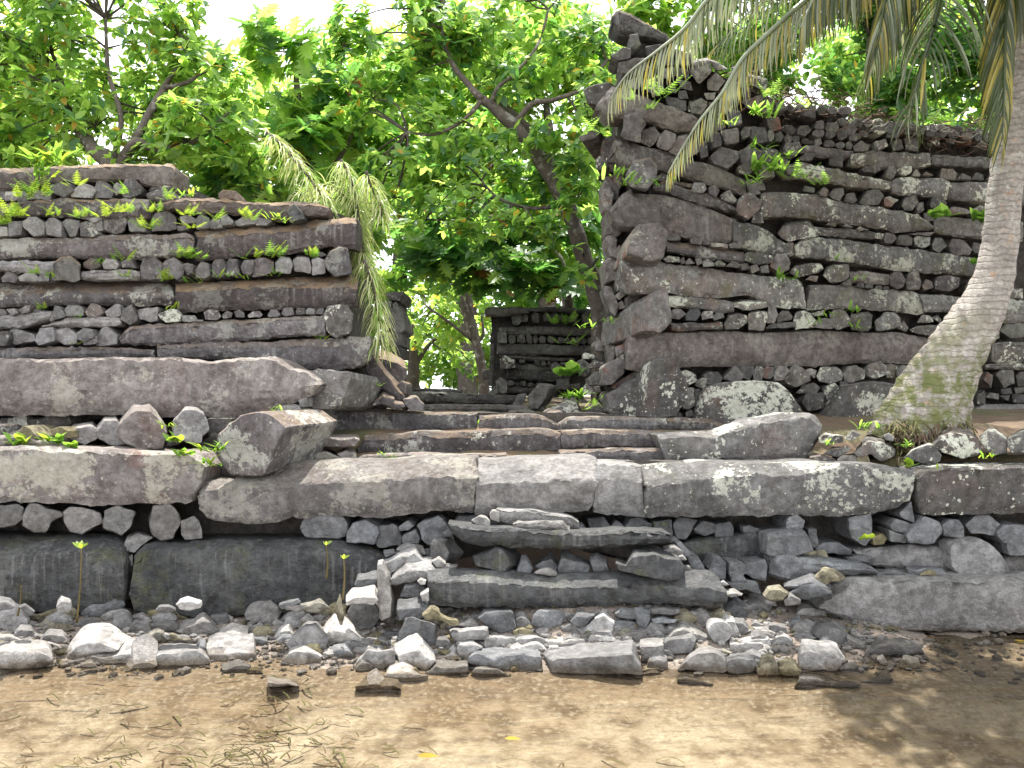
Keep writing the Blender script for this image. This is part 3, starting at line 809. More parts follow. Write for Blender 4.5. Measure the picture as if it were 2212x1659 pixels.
course(WR, '''
T 625 772 650 750 840 715 885 740 860 800 750 902 660 892|m=white Y10.4 L.9 bx50
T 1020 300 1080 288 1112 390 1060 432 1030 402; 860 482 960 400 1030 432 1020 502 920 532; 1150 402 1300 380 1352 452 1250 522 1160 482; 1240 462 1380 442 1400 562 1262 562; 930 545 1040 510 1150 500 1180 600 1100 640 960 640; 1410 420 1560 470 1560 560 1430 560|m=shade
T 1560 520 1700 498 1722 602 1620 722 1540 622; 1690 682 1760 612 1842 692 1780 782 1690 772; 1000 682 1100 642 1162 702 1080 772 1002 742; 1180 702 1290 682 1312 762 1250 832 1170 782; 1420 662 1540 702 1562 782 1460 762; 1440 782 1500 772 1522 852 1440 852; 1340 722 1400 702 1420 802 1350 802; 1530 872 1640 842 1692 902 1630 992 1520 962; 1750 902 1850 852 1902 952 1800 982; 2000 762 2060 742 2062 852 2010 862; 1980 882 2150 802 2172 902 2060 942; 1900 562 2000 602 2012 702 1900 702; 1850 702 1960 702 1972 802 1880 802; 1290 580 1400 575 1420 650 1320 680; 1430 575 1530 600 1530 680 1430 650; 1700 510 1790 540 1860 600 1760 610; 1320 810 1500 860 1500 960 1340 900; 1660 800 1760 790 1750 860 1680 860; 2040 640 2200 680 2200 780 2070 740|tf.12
C 415 300 530 280 600 380 560 470 552 560 420 542 390 512 412 420|m=red tf.15 Y9.9
C 580 442 690 405 722 480 690 562 640 602 570 562; 720 482 770 435 862 480 852 562 790 642 690 592; 800 632 880 492 960 475 962 560 880 682; 960 560 1050 540 1060 640 980 700 920 680|m=red tf.15
C 1060 562 1130 562 1142 682 1080 702; 1160 692 1250 612 1400 642 1412 702 1310 792 1180 742; 1420 482 1450 432 1512 432 1502 512 1440 542; 1400 652 1500 592 1602 642 1562 742 1430 762; 1400 782 1490 722 1552 772 1502 842 1410 832; 980 242 1080 182 1132 222 1110 302 1000 322; 1570 232 1650 162 1717 202 1690 332 1600 302; 1140 350 1260 360 1290 450 1190 480; 1240 470 1400 440 1410 560 1290 590; 1510 430 1640 440 1650 560 1530 580; 1600 600 1740 640 1740 740 1620 740; 1560 760 1690 760 1720 860 1600 880; 1460 900 1600 880 1640 980 1500 990; 1170 480 1240 480 1260 600 1180 610; 1640 340 1750 350 1780 450 1680 480; 1300 300 1420 290 1440 400 1330 430; 1150 220 1260 230 1260 330 1160 330
C 440 842 500 712 640 690 692 760 692 882 600 977 500 962 430 902|m=purple Y9.85 tf.1
C 690 862 740 832 792 852 760 902 700 902; 1000 962 1020 912 1110 922 1122 972 1100 1002 1010 992; 1145 962 1200 932 1242 982 1210 1042 1150 1012; 1250 1022 1330 982 1392 1062 1370 1092 1260 1062; 1470 1000 1560 960 1600 1010 1500 1030
C 1390 1082 1460 1012 1530 1002 1602 1082 1580 1142 1490 1232 1410 1192 1380 1142|m=white
C 1520 1202 1560 1152 1610 1192 1622 1262 1530 1262
C 1740 1342 1800 1242 1850 1227 2000 1222 2062 1312 2062 1362 1850 1422 1780 1382|m=mossy tf.3
C 530 1282 730 1262 797 1342 752 1572 650 1592 500 1552 450 1532 480 1380|m=red Y9.8 bx-16 by14 L.8 tf0
C 790 1352 830 1332 900 1382 900 1412 800 1412; 990 1402 1020 1382 1090 1402 1082 1452 1000 1442; 1090 1422 1160 1422 1162 1452 1095 1452; 1170 1432 1310 1442 1312 1482 1170 1462; 1320 1442 1420 1432 1422 1482 1330 1482
C 1455 1562 1490 1512 1700 1542 1692 1602 1580 1622 1460 1592|m=mossy
C 750 1562 800 1535 890 1552 897 1602 780 1602; 900 1572 930 1542 947 1602 910 1622; 940 1602 980 1552 1032 1612 940 1622; 1030 1562 1080 1547 1092 1602 1050 1632; 1095 1582 1130 1557 1192 1602 1190 1632 1100 1642; 1195 1602 1240 1567 1292 1612 1280 1642 1200 1632; 1295 1642 1350 1577 1412 1612 1400 1652|tf.2
C 1680 1642 1700 1562 1740 1522 1820 1532 1852 1602 1840 1662 1760 1692|m=red
C 1410 1620 1480 1610 1500 1660 1430 1670; 1500 1640 1560 1620 1585 1670 1520 1700; 1590 1640 1660 1620 1670 1690 1600 1690; 1820 1430 1880 1440 1880 1540 1840 1560
D 300 332 330 282 400 292 412 362; 400 442 420 382 480 382 482 452; 495 452 510 397 600 397 612 452 560 502; 640 462 660 402 730 402 772 452 740 502 660 502; 780 512 790 462 850 472 862 522; 895 472 920 427 970 432 1012 482 960 502; 1020 522 1030 442 1120 432 1132 522; 1180 542 1200 502 1290 522 1292 642 1190 632; 1530 562 1560 522 1620 542 1600 582; 1400 562 1420 502 1480 522 1482 602; 1680 562 1700 512 1760 522 1752 582; 1790 600 1850 540 1900 580 1880 640
D 130 622 150 572 270 572 282 622 240 682 150 682; 540 682 570 627 620 632 652 692 640 782 530 762; 270 692 330 662 400 672 380 722 280 722; 730 600 800 560 880 590 860 640 750 650; 920 560 1010 540 1040 600 950 640; 1060 560 1150 540 1170 620 1080 640
D 815 802 840 767 950 767 972 802 930 832 830 822; 1010 862 1040 782 1090 772 1112 822 1060 892; 1250 852 1280 792 1320 842 1310 862; 1340 852 1370 817 1430 852; 1490 882 1500 792 1600 802 1632 842 1620 892; 1640 882 1680 832 1750 862 1750 892; 1760 892 1800 822 1860 852 1860 892; 1890 890 1930 830 1990 840 2000 890
D 1115 792 1150 742 1210 737 1247 782 1240 832 1180 862 1120 842|m=mossy rnd
D 300 982 320 942 400 962 400 1002; 440 1002 480 952 525 982 510 1032 450 1032; 530 1022 570 967 650 962 657 1012 620 1072 560 1052; 660 1082 680 1012 740 1002 772 1062 740 1092; 790 1082 860 982 950 967 1007 1032 960 1102 850 1112; 1000 1052 1050 1032 1127 1062 1060 1122 1010 1112; 1160 1112 1190 1042 1270 1027 1302 1082 1240 1152 1180 1152; 1270 1102 1340 1082 1352 1152 1300 1182; 1400 1102 1420 1042 1500 1042 1547 1082 1530 1142 1440 1162; 1550 1152 1600 1122 1700 1132 1752 1182 1560 1192; 1760 1150 1830 1110 1900 1130 1900 1200 1780 1210; 1345 1180 1420 1170 1440 1240 1360 1260
D 1000 1392 1020 1347 1090 1362 1112 1392 1070 1442 1010 1432; 1110 1422 1130 1372 1200 1362 1252 1402 1240 1452 1120 1452; 1260 1402 1290 1377 1400 1387 1400 1452 1340 1482 1270 1452; 1415 1442 1440 1397 1500 1392 1547 1462 1480 1522 1425 1492; 1560 1462 1600 1402 1690 1412 1762 1502 1740 1542 1600 1532; 1760 1492 1780 1432 1840 1442 1852 1522 1790 1522; 1860 1502 1900 1452 1980 1462 1982 1542 1880 1542; 1210 1352 1440 1342 1400 1372 1240 1362; 500 1282 530 1252 580 1257 587 1292; 640 1292 680 1272 740 1302; 760 1312 800 1292 870 1322 780 1332; 2000 1500 2060 1440 2150 1460 2150 1540 2020 1540
E 590 512 680 430 760 382 785 402 800 522 827 690 720 772 560 757 572 620|m=red Y9.85 bx-66 by26 L1.1 tf0
E 235 1072 415 962 422 1122 400 1152 300 1212 235 1222|m=red Y10.25 L.6
E 640 1132 660 1062 700 1012 850 1002 882 1092 952 1232 962 1322 862 1492 720 1512 580 1492 600 1302|m=white Y9.75 L.7 bx-20 by4
E 265 1312 400 1225 572 1142 592 1182 562 1512 330 1502 265 1442|m=white Y10.1 L.7
E 290 932 330 892 332 992 290 1032; 335 902 410 872 422 932 350 992; 300 1242 400 1162 520 1122 540 1152 400 1232 330 1262|m=red Y10.4
E 240 372 300 372 372 522 340 632 300 592 250 462; 330 462 400 402 432 442 380 492; 420 472 470 442 560 442 500 542 420 562; 360 522 400 492 422 562 370 572|m=red Y10.5
C 250 1402 290 1372 360 1402 340 1502 380 1572 300 1552 270 1472; 340 1502 380 1452 402 1502 380 1552; 230 972 290 952 332 1002 300 1172 240 1132; 300 1202 380 1292 402 1342 330 1402 300 1332; 330 800 400 800 420 880 380 960 330 900|m=red Y10.7
C 170 722 200 682 270 692 272 782 180 802; 20 522 130 422 202 462 180 522 60 562|m=white Y10.6 L1.0 bx60 by10
E 1360 482 1640 477 1652 542 1450 582 1365 542|m=mossy tf.3
E 815 582 850 557 900 567 952 612 890 657 830 642; 1080 612 1100 582 1180 582 1182 642 1090 667; 1180 632 1210 597 1270 597 1282 642 1190 667; 1730 642 1780 572 1830 572 1872 622 1860 662 1740 692; 1650 582 1660 512 1710 507 1742 602 1710 692 1650 692|tf.1
E 945 622 980 572 1050 572 1077 612 1040 667 950 667|m=slate
E 1280 682 1310 602 1400 587 1470 612 1477 682 1400 732 1290 742; 1475 642 1500 572 1560 552 1640 572 1652 642 1620 742 1490 752; 1640 742 1700 692 1900 667 1897 722; 1875 642 1900 582 1970 562 2040 602 2082 682 2050 722 1900 742|m=mossy tf.15
G 530 602 570 562 650 557 715 642 710 712 600 747 540 702; 370 602 500 572 480 622 400 632; 710 742 720 602 860 582 900 622 890 722 850 762; 920 682 1000 582 1090 592 1140 642 1140 702 1040 752 930 752; 1110 732 1170 662 1215 732 1190 762; 1280 692 1340 612 1400 622 1430 682; 1410 642 1460 617 1500 662 1490 692; 1230 752 1280 702 1490 702 1500 762 1450 802 1300 792; 1510 692 1590 622 1660 622 1670 702 1600 762 1520 782; 400 722 440 642 560 652 560 742; 1690 700 1760 640 1850 650 1850 740 1720 760; 1870 640 1960 620 1960 740 1880 760|m=mossy tf.1
E 1860 252 1900 172 2110 152 2132 202 2090 252 1920 292; 1980 312 2030 267 2090 272 2080 332; 2139 262 2159 202 2219 167 2349 162 2359 272 2309 322 2199 342|m=mossy tf.2
G 1050 292 1090 252 1150 257 1185 312 1170 382 1110 402 1050 352; 1185 332 1220 257 1300 252 1320 332 1310 402 1210 402; 1330 362 1370 312 1420 332 1430 382 1350 412; 1440 342 1460 287 1570 272 1650 302 1640 372 1560 412 1450 402; 1700 382 1720 342 1800 332 1820 372 1780 422 1710 422; 760 372 790 337 830 342 830 387; 835 382 860 347 905 352 905 387; 640 342 700 302 740 322 720 362 650 367; 920 390 940 365 980 370 985 395; 990 392 1010 370 1045 375 1045 398; 1840 400 1900 340 1990 350 1990 430 1880 440
E 895 1122 960 1097 1030 1142 1040 1192 950 1242 920 1182; 1800 1202 1840 1092 1900 1042 2020 1132 2025 1192 1900 1242|m=white
E 1030 1192 1100 1162 1130 1172 1130 1242 1100 1262 1030 1232; 1100 1152 1150 1112 1230 1112 1260 1172 1240 1222 1150 1232; 1270 1182 1370 1057 1450 1142 1430 1182 1340 1192; 1410 1082 1440 1062 1530 1062 1540 1112 1500 1182 1440 1162; 1530 1102 1560 1062 1620 1072 1630 1122 1600 1182 1540 1192; 1620 1102 1650 1062 1710 1072 1720 1132 1680 1172 1620 1162; 1710 1132 1740 1062 1820 1062 1840 1102 1790 1182 1720 1192; 1980 1102 2030 1082 2080 1102 2060 1172
E 2080 1132 2120 1062 2240 1057 2300 1112 2290 1182 2200 1217 2100 1192; 1900 1292 1960 1212 2050 1192 2110 1242 2080 1292 1940 1302|m=mossy tf.1
G 650 1142 690 1062 760 1052 840 1102 820 1172 730 1212 660 1192; 860 1092 890 1042 970 1022 1020 1062 1020 1132 940 1172 860 1152; 1020 1072 1060 1042 1130 1062 1100 1162 1020 1162; 1115 1102 1150 1057 1250 1067 1265 1112 1200 1152 1120 1162; 290 1372 330 1302 480 1297 485 1422 350 1452; 480 1332 500 1242 580 1212 630 1272 600 1352 520 1372; 610 1180 660 1200 720 1230 680 1290 630 1250|m=mossy
E 920 1422 950 1252 1020 1252 1030 1402 960 1432; 1030 1262 1070 1262 1070 1362 1030 1372; 950 1462 1000 1437 1020 1492 950 1502; 855 1502 890 1457 920 1482 910 1552 870 1562
E 920 1542 960 1497 1030 1532 1050 1582 1010 1622 930 1622|m=red
E 1010 1640 1020 1540 1050 1402 1100 1272 1180 1222 1400 1187 1700 1192 1800 1242 1900 1382 1960 1462 2000 1600 1990 1660 1500 1680|m=white Y10.05 L.9 rnd tf0
G 420 1680 450 1532 620 1292 700 1222 900 1192 1080 1202 1150 1252 1100 1400 1000 1502 850 1680|m=white Y10.6 L.8
G 2010 762 2050 702 2150 672 2260 722 2260 802 2100 822; 1970 1142 2000 1102 2120 1102 2130 1202 2050 1252; 2140 1150 2180 1110 2300 1110 2300 1220 2160 1240; 1860 1182 1890 1112 1940 1142 1930 1252; 1880 1332 1920 1292 1990 1302 1990 1352; 2000 1322 2090 1312 2080 1362; 2110 1312 2250 1302 2250 1382 2120 1375; 1900 760 1990 700 2000 820 1910 840; 1800 1320 1870 1270 1880 1390 1820 1400; 2010 1260 2100 1250 2110 1300 2020 1305; 2130 1250 2260 1240 2260 1295 2140 1300
G 1960 420 2060 380 2200 400 2200 480 1980 470; 1960 640 2100 610 2260 620 2260 680 1990 690|m=mossy
E 720 1520 880 1560 870 1620 700 1600 560 1560; 480 1500 560 1530 560 1600 440 1590|m=red Y10.2
''', plane=PR, mats=('purple', 'red', 'mossy', 'shade'), L=.45, jit=.05)
core(WR, '1365 80 1540 150 1700 245 1800 268 2290 305 2290 900 1600 925 1400 900 1390 700 1375 500 1350 250', 0, 1.6, plane=lambda x: PR(x) + .36)

# big loose stones set on the terrace at the far right
for q, mt, lab in (
    ('N 1180 302 1250 222 1380 170 1425 182 1495 262 1492 322 1400 367 1300 342', 'white', 'crusted wedge-shaped stone nearest the palm foot on the low wall'),
    ('N 1430 182 1500 102 1600 52 1740 62 1812 142 1842 242 1780 292 1680 312 1520 252', 'white', 'biggest lichen-white stone on the low wall beside the palm, with a reddish patch'),
    ('N 1830 112 1900 57 1960 57 2062 132 2062 252 1950 277 1860 202', 'white', 'squarish pale stone second from the right edge on the low wall'),
    ('N 2070 132 2200 62 2330 62 2330 272 2100 252', 'mossy', 'greenish pale stone at the right edge on the low wall'),
    ('N 350 342 370 282 480 272 600 322 590 352 400 357', 'slab', 'flat grey stone just right of the tilted white-ended column'),
    ('N 480 272 560 212 690 202 702 242 600 302', 'purple', 'dark flake of stone lying behind the flat grey one'),
    ('N 600 312 660 272 760 272 780 342 620 347', 'slab', 'low rounded stone with a green sprig in front'),
    ('N 750 252 860 132 980 142 1100 212 1092 292 980 342 880 262 800 302', 'white', 'broken lichened block leaning below the palm foot'),
    ('N 440 132 480 97 640 107 642 172 450 182', 'white', 'dark stone with round white lichens under the wall boulder'),
    ('N 690 102 730 62 800 102 720 162 660 132', 'white', 'small pointed pale stone between wall boulder and palm'),
    ('N 1000 112 1040 87 1090 122 1080 162 1020 152', 'clean', 'small round grey stone on the soil at the palm foot'),
    ('N 760 240 850 220 880 340 780 342', 'coral', 'brownish rough stone left of the broken lichened block'),
):
    o = rock('terrace_stone', pts(q[0], q[1:]), 8.05 if float(q.split()[1]) > 1100 else 8.25, M[mt], L=.4, tf=.15)
    tag(o, lab, 'stone', 'loose stones on top of the low wall at the right')

autorow(WR, 'D', 60, 620, 215, 300, 250, 330, 95, plane=PR, mats=('shade', 'purple'))
autorow(WR, 'D', 600, 2300, 330, 420, 470, 545, 100, plane=PR, mats=('shade', 'mossy'))
autorow(WR, 'D', 900, 2300, 400, 480, 540, 600, 90, plane=PR, mats=('shade', 'mossy'))
autorow(WR, 'C', 1500, 1800, 440, 540, 470, 580, 90, plane=PR, mats=('shade',))
autorow(WR, 'C', 1480, 1820, 640, 740, 700, 790, 90, plane=PR, mats=('shade', 'purple'))

autorow(WR, 'D', 120, 740, 400, 500, 470, 560, 105, plane=lambda x: PR(x) + .05, mats=('shade', 'purple'))
autorow(WR, 'D', 200, 760, 500, 580, 560, 640, 90, plane=lambda x: PR(x) + .08, mats=('shade', 'purple'))

core(WR, '1322 360 1350 340 1400 500 1400 905 1316 905 1312 760 1326 620 1318 480', 10.95, .9)
course(WR, """
P 1300 300 1330 290 1345 330 1330 372 1302 360; 1305 380 1335 375 1340 430 1310 440; 1308 450 1340 445 1345 500 1312 505; 1306 560 1335 555 1342 600 1310 612; 1312 690 1335 660 1345 700 1318 730; 1308 740 1330 735 1335 790 1312 800; 1304 805 1325 800 1330 850 1306 858|m=red Y10.8 L.7
""", Y=10.8)

# ------------------------------------------------------------------ the walls go on beyond both edges of the picture
def extend(parent, x0, x1, courses, plane=None):
    for kind, yt, yb, Y, mats in courses:
        if kind == 'b':
            x = x0
            while x < x1 - 60:
                w = min(RNG.uniform(260, 420), x1 - x)
                a, c = RNG.uniform(-4, 4), RNG.uniform(-4, 4)
                beam('stone', [(x + 2, yt + a + 3), (x + w * .3, yt + c), (x + w * .7, yt + a), (x + w - 3, yt + 4)], [(x + 3, yb - 3), (x + w * .4, yb), (x + w - 4, yb - 4)], (plane(x) if plane else Y), M[RNG.choice(mats)], parent,
                     D=.8 if Y < 9 else .5, plane=plane)
                x += w
        else:
            autorow(parent, 'P', x0, x1, yt, yb, yt, yb, (yb - yt) * 1.15, Y=Y, plane=plane, mats=mats, jit=.04)
LW = ('purple', 'dark', 'purple'); CH = ('clean', 'clean', 'purple')
extend(WL, -760, -52, [('b', 363, 398, YL, ('brown',)), ('r', 400, 440, YL, CH), ('b', 441, 471, YL, LW), ('r', 474, 514, YL, CH), ('b', 515, 566, YL, LW), ('r', 568, 610, YL, CH), ('b', 610, 664, YL, LW),
                       ('r', 666, 690, YL, CH), ('b', 690, 710, YL, LW), ('r', 712, 750, YL, CH), ('b', 751, 782, YL, LW), ('b', 782, 840, YL, LW), ('b', 840, 910, YL, LW)])
extend(WT, -760, -52, [('b', 775, 895, 8.45, ('slab',)), ('r', 896, 962, 8.1, CH)])
extend(WB, -760, -52, [('b', 965, 1086, 7.7, ('slab',)), ('r', 1088, 1152, 7.78, ('grey',)), ('b', 1155, 1322, 7.66, ('blue',))])
core(WL, '-760 372 -60 372 -60 920 -760 920', YL + .34, 1.5)
core(WB, '-760 1000 -60 1005 -60 1310 -760 1310', 8.2, .9)
RM = ('mossy', 'purple', 'red'); RC = ('mossy', 'purple', 'shade')
cr = []
y = 315
while y < 880:
    cr += [('b', y, y + 40, 11.6, RM), ('r', y + 42, y + 68, 11.6, RC)]
    y += 70
extend(WR, 2292, 3000, cr, plane=PR)
extend(WB, 2278, 3000, [('b', 1006, 1106, 7.7, ('white', 'slab')), ('r', 1108, 1168, 7.8, ('slate',)), ('r', 1170, 1248, 7.8, ('slate',)), ('b', 1248, 1368, 7.45, ('grey',))])
core(WR, '2280 305 3000 305 3000 905 2280 905', 0, 1.6, plane=lambda x: PR(x) + .36)
core(WB, '2260 1010 3000 1010 3000 1360 2260 1340', 8.2, .9)
# ------------------------------------------------------------------ terrain
PROF = [(-400, -1.2), (-20, -.8), (2, -.42), (4.8, -.30), (5.8, -.17), (6.45, -.02), (6.9, .05), (7.6, .12), (8.12, .13), (8.36, 1.36), (8.95, 1.42), (9.35, 1.62), (9.9, 1.70), (11, 1.84), (13, 1.93), (40, 2.1), (400, 2.2)]
PX = [p[0] for p in PROF]; PZ = [p[1] for p in PROF]
def sstep(a, b, x):
    t = max(0, min(1, (x - a) / (b - a))); return t * t * (3 - 2 * t)
def gz(x, y):
    z = float(np.interp(y, PX, PZ))
    if y < 8.1:
        z -= .12 * sstep(2.9, 3.6, x) * sstep(6.0, 6.8, y)
        z -= .03 * sstep(-1.2, -2.0, x) * sstep(6.0, 6.8, y)
        z += .34 * math.exp(-((x - .6) / 1.15) ** 2) * sstep(6.7, 7.5, y)
    else:
        z += .10 * sstep(2.6, 4.0, x) * (1 - sstep(8.7, 9.8, y))
    z += .035 * noise.noise(Vector((x * 1.7, y * 1.7, 2))) + .015 * noise.noise(Vector((x * 6, y * 6, 5)))
    return z
def gY(px, py):
    best, by = 9, 6.9
    y = 5.6
    while y < 7.7:
        x = (px - 1106) / F * y
        q = 860 + (EYE - gz(x, y)) / y * F
        if abs(q - py) < best: best, by = abs(q - py), y
        y += .02
    return by
def grid_mesh(name, xs, ys, fz, mat, kind):
    V = [(x, y, fz(x, y)) for y in ys for x in xs]
    nx = len(xs)
    Fc = [(j * nx + i, j * nx + i + 1, (j + 1) * nx + i + 1, (j + 1) * nx + i) for j in range(len(ys) - 1) for i in range(nx - 1)]
    return tag(mesh_obj(name, V, Fc, mat, sharp=0, center=False), kind=kind)

def ground_material():
    m, nt, out = new_mat('shore and soil')
    b = NB(nt)
    g = b.n("ShaderNodeNewGeometry"); P = g.outputs["Position"]
    sx = b.n("ShaderNodeSeparateXYZ"); b.l(P, sx.inputs[0])
    n1 = b.noise(P, 1.1, 5, .6); n2 = b.noise(P, 6.0, 6, .65); n3 = b.noise(P, 40, 4, .7)
    # seabed: pale sand, brown film in patches, darker towards the shore
    sand = b.mix(b.ramp(n3, .3, .7), (.40, .37, .305), (.31, .285, .23))
    film = b.mix(b.ramp(n2, .35, .65), (.17, .128, .085), (.10, .076, .05))
    msk = b.math('ADD', b.math('MULTIPLY', n1, .6), b.math('MULTIPLY', n2, .4))
    bed = b.mix(b.math('MAXIMUM', b.ramp(msk, .38, .54), b.ramp(sx.outputs[1], 5.5, 6.3, 0, .95)), sand, film)
    n5 = b.noise(P, 24, 4, .6)
    bed = b.mix(b.math('MULTIPLY', b.ramp(n5, .5, .66), b.ramp(n2, .38, .55, 0, .4)), bed, (.43, .41, .35))
    bed = b.mix(b.math('MULTIPLY', b.ramp(n5, .48, .38), .55), bed, b.mix(1.0, bed, (.55, .5, .42, 1), 'MULTIPLY'))
    # beach: grey brown grit
    vg = b.vor(P, 38.0)
    grit = b.mix(b.ramp(vg.outputs["Distance"], .1, .5), (.26, .225, .19), (.12, .10, .085))
    grit = b.mix(b.ramp(n2, .4, .6), grit, (.15, .115, .09))
    col = b.mix(b.ramp(sx.outputs[2], -.03, .02), bed, grit)
    # island soil: dead leaves, humus, patches of grass
    soil = b.mix(b.ramp(n2, .35, .65), (.075, .05, .032), (.13, .085, .05))
    soil = b.mix(b.math('MULTIPLY', b.ramp(n1, .5, .6), .6), soil, (.06, .075, .02))
    col = b.mix(b.ramp(sx.outputs[1], 8.1, 8.3), col, soil)
    pr = b.n("ShaderNodeBsdfPrincipled"); b.l(col, pr.inputs["Base Color"])
    pr.inputs["Roughness"].default_value = .9
    bp = b.n("ShaderNodeBump"); bp.inputs["Strength"].default_value = .8; bp.inputs["Distance"].default_value = .03
    b.l(b.math('ADD', b.math('MULTIPLY', vg.outputs["Distance"], .3), n2), bp.inputs["Height"])
    b.l(bp.outputs[0], pr.inputs["Normal"]); b.l(pr.outputs[0], out.inputs[0])
    return m
def spread(a, b, step, far, k=1.35):
    v = list(np.arange(a, b + 1e-6, step))
    s = step
    lo, hi = [], []
    x = a
    while x > -far: s *= k; x -= s; lo.append(x)
    s = step; x = b
    while x < far: s *= k; x += s; hi.append(x)
    return sorted(lo) + v + hi
xs = spread(-6, 8, .14, 380); ys = spread(4, 10, .06, 380, 1.3)
grid_mesh('ground', xs, ys, gz, ground_material(), 'structure')

def water_material():
    m, nt, out = new_mat('shallow clear water')
    b = NB(nt)
    g = b.n("ShaderNodeNewGeometry")
    mp = b.n("ShaderNodeMapping"); mp.inputs["Scale"].default_value = (.9, 2.4, 1.0)
    b.l(g.outputs["Position"], mp.inputs["Vector"])
    n1 = b.noise(mp.outputs[0], 1.5, 2, .5, .5); n2 = b.noise(mp.outputs[0], 5.5, 2, .5, .4)
    bp = b.n("ShaderNodeBump"); bp.inputs["Strength"].default_value = .6; bp.inputs["Distance"].default_value = .06
    b.l(b.math('ADD', n1, b.math('MULTIPLY', n2, .3)), bp.inputs["Height"])
    fr = b.n("ShaderNodeFresnel"); fr.inputs["IOR"].default_value = 1.42; b.l(bp.outputs[0], fr.inputs["Normal"])
    tr = b.n("ShaderNodeBsdfTransparent"); tr.inputs[0].default_value = (.91, .87, .79, 1)
    gl = b.n("ShaderNodeBsdfGlossy"); gl.inputs["Roughness"].default_value = .02; b.l(bp.outputs[0], gl.inputs["Normal"])
    mx = b.n("ShaderNodeMixShader"); b.l(fr.outputs[0], mx.inputs[0]); b.l(tr.outputs[0], mx.inputs[1]); b.l(gl.outputs[0], mx.inputs[2])
    b.l(mx.outputs[0], out.inputs[0])
    return m
wx = [-380, -60, -20, -8, 8, 20, 60, 380]; wy = [-380, -60, -10, 0, 4, 8.0]
grid_mesh('water', wx, wy, lambda x, y: 0.0, water_material(), 'structure')

# pebbles and broken shell between the rubble
def pebbles():
    V, Fc = [], []
    ico = [(0, 0, 1), (.89, 0, .45), (.28, .85, .45), (-.72, .53, .45), (-.72, -.53, .45), (.28, -.85, .45), (.72, .53, -.45), (-.28, .85, -.45), (-.89, 0, -.45), (-.28, -.85, -.45), (.72, -.53, -.45), (0, 0, -1)]
    f = [(0, 1, 2), (0, 2, 3), (0, 3, 4), (0, 4, 5), (0, 5, 1), (1, 6, 2), (2, 7, 3), (3, 8, 4), (4, 9, 5), (5, 10, 1), (1, 10, 6), (2, 6, 7), (3, 7, 8), (4, 8, 9), (5, 9, 10), (6, 11, 7), (7, 11, 8), (8, 11, 9), (9, 11, 10), (10, 11, 6)]
    rg = random.Random(3)
    for _ in range(5200):
        x = rg.uniform(-5.5, 5.5); y = rg.triangular(6.42, 7.75, 6.95)
        if x > 3.2 and rg.random() < .8: continue
        r = .010 + .034 * rg.random() ** 3
        sx, sy, sz = r * rg.uniform(.7, 1.6), r * rg.uniform(.7, 1.4), r * rg.uniform(.4, .9)
        a = rg.uniform(0, 6.28); c, s = math.cos(a), math.sin(a)
        z = gz(x, y) + sz * .4; k = len(V)
        for p in ico:
            j = rg.uniform(.8, 1.2)
            u, v = p[0] * sx * j, p[1] * sy * j
            V.append((x + u * c - v * s, y + u * s + v * c, z + p[2] * sz * j))
        Fc += [tuple(i + k for i in t) for t in f]
    rgm = [M['pale'], M['grey'], M['coral'], M['wet']]
    o = mesh_obj('gravel', V, Fc, rgm, sharp=30)
    idx = np.repeat([(3 if V[k * 12][2] < .03 else rg.choice((0, 0, 1, 2, 1))) for k in range(len(Fc) // 20)], 20)
    o.data.polygons.foreach_set('material_index', idx.astype(np.int32))
    tag(o, 'fine grey gravel and shell grit between the fallen stones', 'gravel', kind='stuff')
pebbles()

# ------------------------------------------------------------------ the rubble on the beach
def small_stones():
    rg = random.Random(44)
    n = 0
    while n < 120:
        px, py = rg.uniform(-20, 2020), rg.uniform(1310, 1462)
        if px > 1780 and py < 1400: continue
        Y = gY(px, py)
        if Y < 6.35: continue
        w, h = rg.uniform(14, 34), rg.uniform(10, 22)
        m = rg.choice((5, 6, 7)); a0 = rg.uniform(0, 6.28); q = []
        for i in range(m):
            a = a0 + 2 * math.pi * (i + rg.uniform(-.25, .25)) / m
            q.append((px + math.cos(a) * w, py - h * .6 + math.sin(a) * h))
        o = rock('small_stone', q, Y, M[(mk := rg.choice(('grey', 'pale', 'grey', 'coral', 'slate')))], L=.12, tf=.35, rough=1.4)
        tag(o, 'small %s stone lying among the fallen blocks %s' % ({'grey': 'angular grey', 'pale': 'pale sunlit', 'coral': 'rough yellowish', 'slate': 'bluish'}[mk], 'of the left shore' if px < 600 else 'left of the long ledge slab' if px < 930 else 'below the long ledge slab' if px < 1500 else 'of the right shore'), 'stone', 'small stones scattered along the shore')
        n += 1
small_stones()

def rubble(text, group):
    for line in text.strip().splitlines():
        body, o, lab = (line.split('|') + ['', ''])[:3]
        o = parse_opts(o)
        mt = o.pop('mat', RNG.choice(('grey', 'pale', 'slate')))
        pg = pts(body.strip()[0], body.strip()[1:])
        yb = max(p[1] for p in pg); xm = sum(p[0] for p in pg) / len(pg)
        Y = o.pop('Y', None) or gY(xm, yb - 3)
        o.setdefault('tf', .28)
        szm = (max(p[0] for p in pg) - min(p[0] for p in pg)) * Y / F
        o.setdefault('L', min(.45, max(.10, szm * .8)))
        if 'rnd' not in o and 'rough' not in o: o['rough'] = 1.15
        ob = rock('loose_stone', pg, Y, M[mt], **o)
        tag(ob, lab.strip(), 'stone', group)

